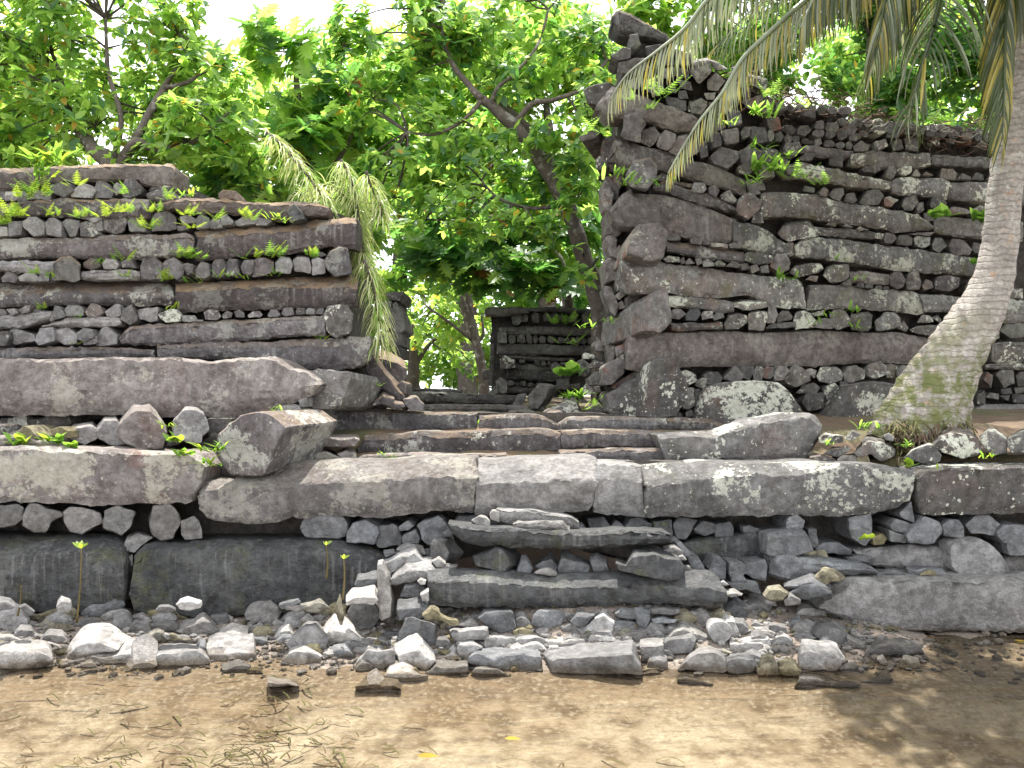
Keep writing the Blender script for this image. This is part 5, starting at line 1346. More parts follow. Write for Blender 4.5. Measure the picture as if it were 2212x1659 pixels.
def T_fern(n=9, droop=.12):
    V, Fc = [], []
    for i in range(n):
        t = .12 + .86 * i / (n - 1)
        l = .26 * math.sin(math.pi * min(1, .22 + t * .8)) + .02
        z = -droop * t * t
        for sgn in (1, -1):
            k = len(V)
            V += [(t - .035, 0, z), (t + .035, 0, z), (t + .07, sgn * l, z - .06)]
            Fc.append((k, k + 1, k + 2) if sgn > 0 else (k + 1, k, k + 2))
    k = len(V)
    V += [(0, .008, 0), (0, -.008, 0), (1, 0, -droop)]
    Fc.append((k + 1, k + 2, k))
    return np.array(V, dtype=float), Fc

def frame(d, up):
    d = d / (np.linalg.norm(d) + 1e-9)
    y = np.cross(up, d); ny = np.linalg.norm(y)
    if ny < 1e-3: y = np.cross(np.array((1.0, 0, 0)), d); ny = np.linalg.norm(y)
    y /= ny
    z = np.cross(d, y)
    return np.stack([d, y, z], 0)

class Leaves:
    def __init__(s): s.items = []      # (pos, frame, size, template key, mat index)
    def add(s, p, d, up, size, mi): s.items.append((p, frame(d, up), size, mi))
    def build(s, parent, tmpl, mats, nparts=0, score=None, single='leaf', mass='leaves'):
        tv, tf = tmpl
        it = s.items
        if nparts:
            def sc(i):
                p = i[0]; y = max(p[1], .5)
                px = 1106 + p[0] / y * F; py = 860 - (p[2] - EYE) / y * F
                if not (0 < px < 2212 and 0 < py < 1659): return 1e6
                return y / i[2]
            it = sorted(it, key=sc)
            it = sorted(it[:nparts * 5], key=lambda i: i[0][1])
            rest_pool = sorted(s.items, key=sc)[nparts * 5:]
            near, rest = it[:nparts], it[nparts:] + rest_pool
        else: near, rest = [], it
        base = {}
        for p, fr, sz, mi in near:
            if mi not in base:
                me = bpy.data.meshes.new(single)
                me.from_pydata(tv.tolist(), [], tf); me.materials.append(mats[mi])
                base[mi] = me
            o = bpy.data.objects.new(single, base[mi])
            COL.objects.link(o)
            o.parent = parent
            Mx = Matrix(((fr[0][0], fr[1][0], fr[2][0]), (fr[0][1], fr[1][1], fr[2][1]), (fr[0][2], fr[1][2], fr[2][2]))) * sz
            M4 = Mx.to_4x4(); M4.translation = Vector(p.tolist()) - (parent.location if parent else Vector())
            o.matrix_local = M4
        if rest:
            V = np.empty((len(rest), len(tv), 3), dtype=np.float32)
            for i, (p, fr, sz, mi) in enumerate(rest):
                V[i] = (tv * sz) @ fr + p
            V = V.reshape(-1, 3)
            if parent: V = V - np.array(parent.location, dtype=np.float32)
            nv = len(tv)
            fa = [tuple(v + i * nv for v in f) for i in range(len(rest)) for f in tf]
            me = bpy.data.meshes.new(mass)
            me.from_pydata(V.tolist(), [], fa)
            for m_ in mats: me.materials.append(m_)
            idx = np.repeat(np.array([r[3] for r in rest], dtype=np.int32), len(tf))
            me.polygons.foreach_set('material_index', idx)
            o = bpy.data.objects.new(mass, me); COL.objects.link(o); o.parent = parent
            o['kind'] = 'stuff'
            return o

def unit(rg):
    while True:
        v = np.array([rg.gauss(0, 1) for _ in range(3)])
        n = np.linalg.norm(v)
        if n > .1: return v / n

def whorl(Lv, c, rg, size, weights, n=7, axis=None, droop=.15):
    a = axis if axis is not None else np.array((rg.uniform(-.5, .5), rg.uniform(-.7, .2), 1.0))
    a = a / np.linalg.norm(a)
    fr = frame(unit(rg), a)
    ph = rg.uniform(0, 6.28)
    for i in range(n):
        an = ph + 2 * math.pi * i / n + rg.uniform(-.35, .35)
        r = fr[0] * math.cos(an) + fr[1] * math.sin(an)
        d = r + a * rg.uniform(-.25, .65) + np.array((0, 0, -droop))
        mi = rg.choices(range(len(weights)), weights)[0]
        Lv.add(c + r * size * .05, d, a + r * .3, size * rg.uniform(.6, 1.15), mi)

DENS = 260
def tree(name, label, base, trunks, clusters, seed, leaf=.17, dens=1.0, tmpl=None, mats=('mid', 'lime', 'dark', 'old'), wts=(5, 4, 2, .25), nparts=0, group=None, bark=BARK, nleaf=7, cat='tree', twigs=True):
    rg = random.Random(seed)
    b0 = at(*base[:2], base[2]); b0.z = min(b0.z, gz(b0.x, b0.y) + .02) if len(base) < 4 else base[3]
    root = empty(name, b0, label, cat, group)
    nodes = []
    first = True
    for tr in trunks:
        P = [at(x, y, Y) for x, y, Y, r in tr]; Rr = [t[3] for t in tr]
        if first:
            P = [Vector(b0)] + P; Rr = [Rr[0] * 1.25] + Rr
        sp = smooth_path(P, 5)
        rr = np.interp(np.linspace(0, len(P) - 1, len(sp)), range(len(P)), Rr)
        V, Fc = tube(sp, rr, 8, seed, .25)
        mesh_obj('trunk' if first else 'branch', V, Fc, bark, root, sharp=0)
        nodes += sp[2:]
        first = False
    Lv = Leaves()
    TV, TF = [], []
    for cx, cy, cY, rx, rz, ry in clusters:
        c = np.array(at(cx, cy, cY))
        vol = rx * rz * ry
        K = max(2, int(4 * rx * rz * 2))
        subs = []
        for _ in range(K):
            q = unit(rg) * rg.uniform(.2, .85) ** .6
            subs.append(c + q * np.array((rx, ry, rz)))
        if nodes and twigs:
            for sb in subs:
                nd = min(nodes, key=lambda v: (v - Vector(sb)).length + abs(v.z - sb[2]) * .2)
                d = Vector(sb) - nd
                mid = nd + d * .5 + Vector((rg.uniform(-.15, .15), rg.uniform(-.15, .15), rg.uniform(-.05, .25))) * min(1.2, d.length)
                sp = smooth_path([nd, mid, Vector(sb)], 4)
                V, Fc = tube(sp, np.linspace(.019, .008, len(sp)), 4, seed)
                k = len(TV); TV += V; TF += [tuple(i + k for i in f) for f in Fc]
        nw = int(dens * DENS * (rx * rz) * (ry ** .5))
        for _ in range(nw):
            sb = subs[rg.randrange(len(subs))]
            w = unit(rg) * (rg.random() ** .5) * np.array((rx, ry, rz)) * .72
            p = sb + w
            e = (p - c) / np.array((rx, ry, rz))
            if np.dot(e, e) > 1.25: continue
            if noise.noise(Vector((p * 1.5).tolist())) < -.30: continue
            out = (p - c) / (np.linalg.norm(p - c) + .01)
            ax = np.array((0, -.15, .9)) + out * .6 + unit(rg) * .35
            whorl(Lv, p, rg, leaf, wts, nleaf, ax)
            if twigs and rg.random() < .35:
                a = Vector(sb.tolist()); z = Vector(p.tolist())
                V, Fc = tube([a, (a + z) / 2 + Vector((0, 0, .04)), z], (.009, .007, .005), 3)
                k = len(TV); TV += V; TF += [tuple(i + k for i in f) for f in Fc]
    if TV:
        tw = mesh_obj('twigs', TV, TF, BARKD, root, sharp=0); tw['kind'] = 'stuff'
    Lv.build(root, tmpl or T_ovate(), [LF[m] for m in mats], nparts)
    return root

OV = T_ovate(); SI = T_simple(.26); LO = T_lobed()
tree('broadleaf_tree', 'airy broadleaf tree with many thin forked branches behind the left wall', (250, 860, 12.2),
     [[(245, 430, 12.2, .16), (235, 350, 12.2, .13), (200, 320, 12.3, .10), (150, 240, 12.6, .07), (120, 140, 12.8, .04)],
      [(240, 400, 12.2, .10), (275, 330, 11.9, .08), (295, 308, 11.8, .07), (330, 318, 11.8, .055), (385, 318, 11.8, .05), (450, 285, 11.9, .04), (505, 235, 12, .025)],
      [(282, 325, 11.9, .06), (320, 250, 12, .055), (355, 190, 12.1, .045), (370, 165, 12.1, .035), (412, 105, 12.3, .025)],
      [(355, 190, 12.1, .035), (400, 180, 12, .03), (425, 165, 12, .02)],
      [(245, 350, 12.2, .06), (262, 265, 12.3, .04), (250, 210, 12.4, .035), (233, 150, 12.5, .03), (228, 40, 12.6, .02)]],
     [(40, 100, 12.8, 1.0, .8, .8), (170, 40, 12.6, .9, .7, .8), (310, 60, 12.6, .9, .7, .7), (440, 110, 12.3, .7, .55, .7), (505, 200, 12.2, .6, .6, .7),
      (60, 250, 12.4, .9, .8, .8), (190, 200, 12.5, .8, .8, .7), (330, 200, 12.6, .8, .7, .6), (440, 290, 11.9, .8, .5, .7), (320, 340, 12.3, 1.1, .35, .6), (540, 320, 12.2, .5, .55, .6),
      (-130, 120, 12.8, 1.0, 1.2, .8), (60, -60, 12.8, 1.2, .7, .9), (300, -70, 12.8, 1.2, .5, .9), (90, 350, 12.3, .9, .3, .6)],
     11, leaf=.185, dens=1.0, mats=('mid', 'lime', 'dark', 'old'), wts=(5, 6, 2, .45), nparts=300)
tree('breadfruit_tree', 'breadfruit tree with large lobed leaves between the left wall and the gateway', (700, 870, 13.8),
     [[(700, 600, 13.8, .12), (680, 400, 13.8, .1), (650, 250, 13.8, .06), (635, 120, 13.8, .03)], [(680, 420, 13.8, .05), (740, 330, 13.6, .04), (780, 250, 13.6, .02)]],
     [(600, 110, 13.8, .55, .45, .6), (690, 110, 13.8, .5, .4, .5), (590, 220, 13.6, .6, .5, .6), (680, 210, 13.7, .5, .5, .5), (640, 330, 13.3, .7, .5, .6), (730, 400, 13, .6, .5, .5), (560, 400, 12.8, .7, .4, .5), (480, 400, 12.4, .6, .25, .4), (780, 470, 13.4, .5, .45, .5), (770, 170, 13.9, .4, .3, .4), (740, 260, 13.9, .6, .5, .5), (700, 300, 14.2, .7, .5, .6), (840, 330, 14.2, .6, .5, .5), (500, 330, 13.4, .7, .5, .6)],
     12, leaf=.42, dens=.42, tmpl=LO, mats=('mid', 'lime', 'dark', 'rust'), wts=(6, 4, 4, .1), nparts=250, nleaf=5)
tree('broadleaf_tree', 'big leaning tree with a thick forked mossy trunk in the middle of the picture', (1300, 870, 13.0),
     [[(1296, 700, 12.8, 0.133), (1283, 620, 12.8, 0.133), (1262, 560, 12.7, 0.125), (1238, 480, 12.7, 0.121), (1195, 390, 12.6, 0.117), (1135, 300, 12.5, 0.101), (1085, 250, 12.4, 0.086), (1042, 215, 12.3, 0.070)],
      [(1250, 500, 12.7, 0.086), (1215, 400, 12.9, 0.078), (1160, 300, 13, 0.074), (1110, 250, 13, 0.066), (1065, 205, 13, 0.047)],
      [(1042, 215, 12.3, 0.055), (1010, 180, 12.3, 0.047), (978, 140, 12.3, 0.043), (958, 90, 12.3, 0.039), (960, 40, 12.3, 0.035), (950, -30, 12.4, 0.023)],
      [(1110, 270, 12.4, 0.047), (1150, 225, 12.3, 0.039), (1200, 215, 12.3, 0.035), (1260, 190, 12.3, 0.031), (1310, 130, 12.4, 0.023)],
      [(1060, 225, 12.3, 0.031), (1075, 190, 12.2, 0.027), (1110, 160, 12.2, 0.023), (1160, 100, 12.2, 0.020), (1185, 20, 12.3, 0.016)],
      [(1042, 215, 12.3, 0.039), (1000, 260, 12.2, 0.027), (940, 290, 12.2, 0.023), (880, 285, 12.2, 0.016)],
      [(1225, 440, 12.7, 0.039), (1150, 450, 12.6, 0.027), (1080, 430, 12.5, 0.020), (1040, 390, 12.5, 0.016)]],
     [(790, 60, 12.6, .5, .45, .5), (880, 60, 12.4, .8, .6, .7), (990, 20, 12.5, .8, .6, .7), (880, 190, 12.4, .75, .6, .6), (980, 130, 12.6, .6, .6, .6), (800, 250, 12.8, .5, .5, .5), (1090, 60, 12.7, .8, .6, .7), (1200, 40, 12.8, .8, .6, .7), (1300, 80, 12.8, .7, .6, .6),
      (900, 320, 12.3, .75, .5, .6), (1010, 330, 12.2, .6, .5, .5), (1150, 150, 12.5, .7, .5, .6), (1250, 200, 12.2, .6, .5, .6), (1190, 280, 12.0, .5, .4, .4), (1260, 330, 12.1, .5, .5, .5), (930, 440, 12.4, .8, .4, .6), (1060, 440, 12.2, .6, .45, .5), (1150, 400, 13.2, .6, .5, .5), (1250, 470, 11.9, .45, .45, .4), (1150, 520, 12.0, .5, .35, .4), (1285, 560, 11.8, .35, .4, .35), (1060, 510, 12.6, .6, .35, .5), (840, 400, 12.8, .5, .45, .5), (760, 140, 12.9, .5, .5, .5), (1060, 200, 13.0, .6, .5, .5), (1100, 350, 13.2, .6, .5, .5), (1210, 380, 13.2, .5, .5, .5), (1000, 470, 13, .6, .4, .5), (800, 470, 13, .5, .4, .5)],
     13, leaf=.18, dens=1.0, mats=('mid', 'dark', 'lime', 'old'), wts=(6, 4, 4, .3), nparts=300)
tree('breadfruit_tree', 'dark breadfruit tree hanging over the inner wall in the gateway', (1240, 870, 15.6),
     [[(1235, 700, 15.6, .14), (1200, 560, 15.4, .12), (1100, 480, 15.2, .07), (980, 470, 15, .04)]],
     [(880, 510, 14.6, .8, .45, .7), (960, 570, 14.4, .7, .5, .6), (1050, 560, 14.4, .8, .5, .6), (1140, 590, 14.2, .7, .4, .6), (1220, 620, 14.2, .6, .35, .5), (860, 600, 14.8, .3, .3, .4), (1000, 470, 14.8, .9, .4, .6), (1180, 500, 14.6, .9, .5, .6)],
     14, leaf=.40, dens=.5, tmpl=LO, mats=('dark', 'mid', 'lime', 'rust'), wts=(8, 3, .8, .3), nparts=250, nleaf=5)
tree('slender_tree', 'thin-trunked young tree standing in the open gateway against the light', (1046, 850, 17.5, 2.0),
     [[(1042, 800, 17.5, .095), (1030, 740, 17.5, .085), (1018, 690, 17.5, .08), (1012, 640, 17.5, .07), (1008, 590, 17.5, .05)],
      [(1020, 700, 17.5, .05), (1000, 650, 17.4, .045), (985, 620, 17.4, .03), (950, 600, 17.4, .02)],
      [(1020, 735, 17.5, .035), (975, 700, 17.4, .03), (920, 660, 17.4, .02)], [(1034, 740, 17.5, .03), (1044, 720, 17.5, .03), (1040, 680, 17.5, .02)]],
     [(930, 640, 17.6, .7, .5, .6), (990, 600, 17.8, .6, .4, .5), (900, 700, 17.8, .4, .4, .4), (1050, 690, 18, .3, .6, .4), (960, 720, 17.8, .5, .4, .4)],
     15, leaf=.17, dens=.75, mats=('lime', 'mid', 'old', 'dark'), wts=(8, 3, .4, .5), nparts=150, group=None)
tree('slender_tree', 'dark forked little tree at the left side of the open gateway', (893, 850, 18.5, 2.0),
     [[(893, 790, 18.5, .12), (892, 740, 18.5, .09), (890, 700, 18.5, .05)], [(893, 800, 18.5, .06), (915, 760, 18.5, .045), (940, 730, 18.5, .03)], [(893, 770, 18.5, .05), (905, 730, 18.5, .03)]],
     [(880, 700, 18.8, .4, .5, .4), (930, 760, 18.8, .6, .4, .5), (1000, 790, 19, .5, .35, .4), (900, 810, 19, .4, .25, .4)],
     16, leaf=.17, dens=.7, mats=('mid', 'lime', 'old', 'dark'), wts=(6, 5, .4, 2), bark=BARKD)
# forest right of and behind the high wall
for i, (bx_, cl, lab) in enumerate((
    (1400, [(1330, 180, 14, .6, .7, .6), (1360, 40, 14, .7, .5, .6), (1450, 20, 14.2, .8, .5, .7), (1300, 330, 13.6, .35, .6, .4), (1420, -80, 14.2, 1.2, .5, .8)], 'yellow-green tree rising behind the broken corner of the high wall'),
    (1650, [(1560, 60, 14.6, .8, .7, .7), (1660, 110, 14.2, .8, .7, .7), (1700, 0, 14.6, 1, .6, .7), (1620, -60, 14.6, 1.2, .5, .8), (1760, 180, 14, .6, .5, .5)], 'dense tree behind the top of the high wall, beside the pale hanging frond'),
    (1900, [(1850, 60, 14.6, .9, .8, .7), (1880, 190, 14, .7, .5, .6), (1960, 230, 14, .7, .35, .6), (1980, 80, 14.6, .9, .9, .7), (1850, -60, 14.6, 1.3, .5, .8)], 'dark tree behind the wall top, between the two green palm fronds'),
    (2150, [(2080, 150, 14.4, .8, 1, .7), (2200, 200, 14.4, .8, 1, .7), (2150, 330, 13.6, .8, .5, .6), (2300, 60, 14.4, 1, 1.2, .8), (2100, 0, 14.6, 1, .7, .7)], 'dark tree behind the wall at the right edge, beside the palm trunk'))):
    tree('broadleaf_tree', lab, (bx_, 870, 14.8), [[(bx_, 600, 14.8, .16), (bx_ - 10, 300, 14.8, .12), (bx_ - 20, 80, 14.6, .06)]], cl, 20 + i, leaf=.2, dens=1.15,
         mats=('mid', 'dark', 'lime', 'old'), wts=((3, 1, 6, .3), (4, 4, 2, .1), (3, 7, 1, .05), (3, 7, 1, .05))[i], tmpl=OV)
# farther forest, each tree its own crown
rgf = random.Random(5)
far = [(-420, 250, 'far left, outside the left wall'), (-120, 300, ''), (150, 330, ''), (420, 380, ''), (660, 420, ''), (860, 330, ''), (1010, 250, ''), (1180, 220, ''), (1420, 200, ''), (1650, 240, ''), (1900, 260, ''), (2150, 250, ''), (2420, 240, ''), (2700, 250, '')]
FL = ['forest tree outside the left edge of the picture', 'forest tree at the left edge, its crown just above the left wall', 'forest tree seen through the airy left tree', 'forest tree behind the right end of the topmost left log',
      'forest tree behind the striped shrub', 'forest tree filling the left half of the gateway', 'forest tree straight behind the thin gateway tree', 'forest tree behind the leaning central trunk',
      'forest tree behind the broken corner of the high wall', 'forest tree behind the pale hanging palm frond', 'forest tree behind the thatch of dry twigs', 'forest tree behind the palm trunk', 'forest tree just outside the right edge', 'forest tree farthest outside on the right']
for i, (x, y, _) in enumerate(far):
    Y = rgf.uniform(23, 28)
    cl = []
    for k in range(9):
        cl.append((x + rgf.uniform(-120, 120), y + rgf.uniform(-190, 330), Y + rgf.uniform(-2, 2), rgf.uniform(1.2, 1.9), rgf.uniform(1.0, 1.6), 1.3))
    cl.append((x, 780, Y + 3, 1.9, 1.2, 1.2)); cl.append((x + 80, 640, Y + 2, 1.7, 1.3, 1.2))
    tree('forest_tree', FL[i], (x, 880, Y), [[(x, 700, Y, .25), (x + 10, 400, Y, .18), (x, y, Y, .08)]], cl, 40 + i,
         leaf=.34, dens=.42, tmpl=SI, mats=('mid', 'lime', 'dark', 'old'), wts=(5, 8, 1.5, .2), group='forest trees far behind the ruin', nleaf=6, twigs=False)

# ------------------------------------------------------------------ striped drooping shrub on the end of the left wall
def striped_shrub():
    rg = random.Random(31)
    root = empty('striped_shrub', at(700, 560, 9.9), 'tall drooping shrub with cream-striped strap leaves at the end of the left wall', 'shrub')
    stems = [[(575, 285), (605, 310), (640, 350), (675, 395), (700, 430), (715, 470)], [(735, 345), (750, 370), (765, 410), (775, 470), (785, 540), (790, 570)],
             [(700, 560), (760, 470), (740, 420), (690, 400), (650, 420)], [(790, 370), (800, 400), (820, 440), (825, 470)],
             [(785, 560), (800, 600), (812, 650), (818, 700), (822, 745)], [(770, 400), (765, 440), (770, 500), (780, 560)]]
    Lv = Leaves(); Ld = Leaves()
    for si, st in enumerate(stems):
        Y0 = 9.75 + .12 * (si % 3)
        if si == 4: Y0 = 9.45
        sp = smooth_path([at(x, y, Y0 + .05 * math.sin(k)) for k, (x, y) in enumerate(st)], 7)
        V, Fc = tube(sp, np.linspace(.022, .009, len(sp)), 5, si)
        mesh_obj('stem', V, Fc, BARK, root, sharp=0)
        for k, p in enumerate(sp[2:]):
            T = np.array(sp[min(len(sp) - 1, k + 3)] - p); T /= np.linalg.norm(T) + 1e-6
            for _ in range(9):
                u = unit(rg); u[2] = abs(u[2]) * .2; 
                d = u * 1.0 + T * .35 + np.array((0, 0, .15))
                mi = 0 if rg.random() < .74 else (1 if rg.random() < .7 else 2)
                Lv.add(np.array(p), d, np.array((0, 0, 1.0)), rg.uniform(.18, .31), mi)
    Lv.build(root, T_strap(.024, .75), [LF['stripe'], LF['mid'], LF['lime']], 300)
striped_shrub()

# ------------------------------------------------------------------ coconut palm
def palm():
    root = empty('coconut_palm', at(1985, 930, 8.9), 'leaning coconut palm at the right, mossy swollen foot on the low wall', 'palm')
    path = [(1985, 955, 8.9, .52), (1990, 925, 8.9, .46), (2012, 860, 8.9, .38), (2060, 770, 8.9, .29), (2102, 700, 8.9, .24), (2132, 640, 8.9, .205), (2158, 540, 8.9, .17), (2172, 400, 8.9, .155), (2190, 250, 8.9, .15), (2202, 100, 8.9, .145), (2210, -40, 8.9, .14), (2218, -260, 8.9, .13)]
    sp = smooth_path([at(x, y, Y) for x, y, Y, r in path], 7)
    rr = np.interp(np.linspace(0, len(path) - 1, len(sp)), range(len(path)), [p[3] for p in path])
    rr = [r * (1 + .03 * math.sin(i * 2.6)) for i, r in enumerate(rr)]
    V, Fc = tube(sp, rr, 20, 3, .10)
    mesh_obj('trunk', V, Fc, PALMB, root, sharp=0)
    rg = random.Random(8)
    TV, TF = [], []
    for i in range(420):
        an = rg.uniform(0, 6.28); 
        p = at(1965 + rg.uniform(-75, 80), 940 + rg.uniform(-35, 25), 8.9) + Vector((0, 0, 0))
        p = Vector((p.x, 8.9 - rg.uniform(.2, .52), p.z))
        q = p + Vector((rg.uniform(-.10, .10), rg.uniform(-.08, .02), -rg.uniform(.05, .22)))
        V, Fc = tube([p, (p + q) / 2 + Vector((rg.uniform(-.02, .02), -.02, 0)), q], (.008, .008, .005), 4)
        k = len(TV); TV += V; TF += [tuple(a + k for a in f) for f in Fc]
    mesh_obj('roots', TV, TF, ROOTM, root, sharp=0)['kind'] = 'stuff'
    crown = at(2216, -250, 8.9)
    tm = T_strap(.0215, .34, 5)
    def frond(pth, n, llen, mats, wts, hang, nobj, seed, lab=None, hl=1.0):
        rg = random.Random(seed)
        pp = [crown] + [at(x, y, Y) for x, y, Y in pth] if pth and not isinstance(pth[0], Vector) else [crown] + pth
        sp = smooth_path(pp, 10)
        f0 = bpy.data.objects.new('frond', None)
        V, Fc = tube(sp, np.linspace(.034, .006, len(sp)), 6, seed)
        fr = mesh_obj('frond', V, Fc, LF['palm'] if mats[0] == 'palm' else LF['palmdark'], root, sharp=0)
        Lv = Leaves()
        # parameter along the rachis
        ds = [0]
        for a, b in zip(sp[:-1], sp[1:]): ds.append(ds[-1] + (b - a).length)
        tot = ds[-1]
        for i in range(n):
            s = tot * (.14 + .86 * i / (n - 1))
            j = min(len(sp) - 2, int(np.searchsorted(ds, s)) - 1); j = max(0, j)
            t = (s - ds[j]) / max(1e-6, ds[j + 1] - ds[j])
            p = sp[j].lerp(sp[j + 1], min(1, t)); T = (sp[j + 1] - sp[j]).normalized()
            side = T.cross(Vector((0, 0, 1)))
            if side.length < .25: side = Vector((1, .2, 0))
            side.normalize()
            u = i / (n - 1)
            l = llen * (math.sin(math.pi * (.18 + .74 * u)) ** .7) * rg.uniform(.85, 1.1)
            for sg in (1, -1):
                d = T * rg.uniform(.5, .8) + side * sg * (1 - hang) * 1.1 + Vector((0, 0, -hang * rg.uniform(.9, 1.4)))
                mi = rg.choices(range(len(mats)), wts)[0]
                Lv.add(np.array(p), np.array(d), np.array((0, -.3, 1.0)) + np.array(side) * sg * -.2, l, mi)
        LL = Lv
        tv, tf = tm
        base = {}
        for p, f3, sz, mi in LL.items:
            if mi not in base:
                me = bpy.data.meshes.new('leaflet'); me.from_pydata(tv.tolist(), [], tf); me.materials.append(LF[mats[mi]]); base[mi] = me
            o = bpy.data.objects.new('leaflet', base[mi]); COL.objects.link(o); o.parent = fr
            Mx = Matrix(((f3[0][0], f3[1][0], f3[2][0]), (f3[0][1], f3[1][1], f3[2][1]), (f3[0][2], f3[1][2], f3[2][2]))) * sz
            M4 = Mx.to_4x4(); M4.translation = Vector(p.tolist()) - root.location - fr.location
            o.matrix_local = M4
        return fr
    pm = ('palm', 'palmyellow', 'palmdark')
    frond([(2000, -270, 8.6), (1750, -150, 8.3), (1560, -30, 8.1), (1480, 60, 8.0), (1420, 110, 7.95), (1356, 160, 7.9), (1318, 215, 7.9)], 90, .62, pm, (7, 1.2, 1), .8, 1, 1)
    frond([(2080, -230, 8.5), (1900, -130, 8.2), (1740, 0, 8.0), (1659, 72, 7.9), (1601, 130, 7.85), (1560, 200, 7.8), (1512, 260, 7.8), (1474, 320, 7.8), (1443, 375, 7.8)], 90, .50, pm, (7, 1.4, .6), .82, 1, 2)
    frond([(2120, -250, 8.3), (1980, -190, 7.9), (1860, -110, 7.7), (1770, -20, 7.6), (1730, 60, 7.6)], 80, .80, pm, (3, 3, 4), .85, 1, 3)
    frond([(2130, -230, 8.2), (2060, -120, 7.9), (2031, 0, 7.7), (2009, 87, 7.6), (1991, 150, 7.6), (1974, 212, 7.6), (1966, 255, 7.65)], 62, .8, ('palmdark', 'palmyellow', 'palm'), (7, .7, 2), .22, 1, 4)
    frond([(2210, -230, 8.2), (2190, -120, 7.9), (2175, 0, 7.8), (2171, 90, 7.75), (2169, 200, 7.7), (2165, 300, 7.7)], 62, .8, ('palmdark', 'palmyellow', 'palm'), (6, 2, .6), .55, 1, 5)
    frond([(2100, -240, 8.4), (2000, -170, 8.0), (1930, -70, 7.8), (1905, 40, 7.7), (1890, 130, 7.7)], 80, .85, ('palmdark', 'palm', 'palmyellow'), (5, 3, 1), .6, 1, 7)
    frond([(2130, -300, 9.3), (1990, -230, 9.6), (1880, -100, 9.8), (1840, 30, 9.8)], 75, .7, ('palmdark', 'palm', 'palmyellow'), (6, 1, 1), .6, 1, 6)
    # the rest of the crown, above the frame
    for k, an in enumerate((10, 50, 95, 140, 200, 240, 275, 315, 345)):
        a = R_(an); dx, dy = math.cos(a), math.sin(a)
        L = 3.6
        pth = [crown + Vector((dx * L * t, dy * L * t, 1.1 * t - 2.0 * t * t)) for t in (.25, .5, .75, 1.0)]
        frond(pth, 46, .8, ('palmdark', 'palm', 'palmyellow'), (5, 2, 1), .5, 1, 20 + k)
palm()

# unseen tree added beyond the frame, its crown there to shade the right water
tree('added_shade_tree', 'unseen tree added outside the right edge, its crown shading the water', (2900, 870, 9.0),
     [[(2850, 400, 8.8, .3), (2700, -100, 8.2, .25), (2500, -420, 7.6, .18), (2300, -560, 7.2, .12), (2000, -640, 6.9, .08)], [(2500, -420, 7.6, .12), (2400, -500, 6.4, .08), (2200, -600, 5.9, .05)]],
     [], 60)
def shade_crown():
    root = [o for o in COL.objects if o.name.startswith('added_shade_tree')][0]
    rg = random.Random(61); Lv = Leaves()
    for cx, cy, cz, r, n in ((4.0, 6.6, 6.5, 1.1, 200), (3.2, 8.4, 7.4, 1.3, 200), (4.8, 7.4, 7.0, 1.6, 330), (6.2, 6.4, 7.0, 1.6, 300), (5.2, 5.4, 6.4, 1.3, 200), (6.5, 8.5, 7.5, 1.6, 260), (8.2, 7.5, 7.2, 1.8, 260)):
        for _ in range(n):
            p = np.array((cx, cy, cz)) + unit(rg) * rg.random() ** .5 * np.array((r, r, .6))
            if noise.noise(Vector((p * 1.1).tolist())) < -.2: continue
            whorl(Lv, p, rg, .26, (5, 4, 2), 7)
    Lv.build(root, SI, [LF['mid'], LF['dark'], LF['lime']])
shade_crown()
# ------------------------------------------------------------------ small plants on the walls
FE = T_fern(); LAN = T_strap(.10, .25, 4); HE = T_ovate(.36)
def sprig(name, label, cat, px, py, Y, size, kind, n, seed, group=None, front=.7, up=.8, mats=('fern', 'fernlime')):
    rg = random.Random(seed)
    loc = at(px, py, Y)
    root = empty(name, loc, label, cat, group)
    Lv = Leaves()
    for i in range(n):
        an = rg.uniform(0, 2 * math.pi)
        d = np.array((math.cos(an) * .8, -abs(math.sin(an)) * front - .1, up * rg.uniform(.3, 1.9) - .1))
        o = np.array(loc) + np.array((rg.uniform(-.6, .6) * size, 0, rg.uniform(-.1, .15) * size))
        Lv.add(o, d, np.array((0, -.2, 1.0)), size * (1.25 if kind == 'fern' and size < .25 else .95) * rg.uniform(.4, 1.1), 0 if rg.random() < .6 else 1)
    Lv.build(root, {'fern': FE, 'lance': LAN, 'heart': HE}[kind], [LF[m] for m in mats], n)
    return root
ox = .25
def PA(x, y): return (x * .25, 331.8 + y * .25)
k = 0
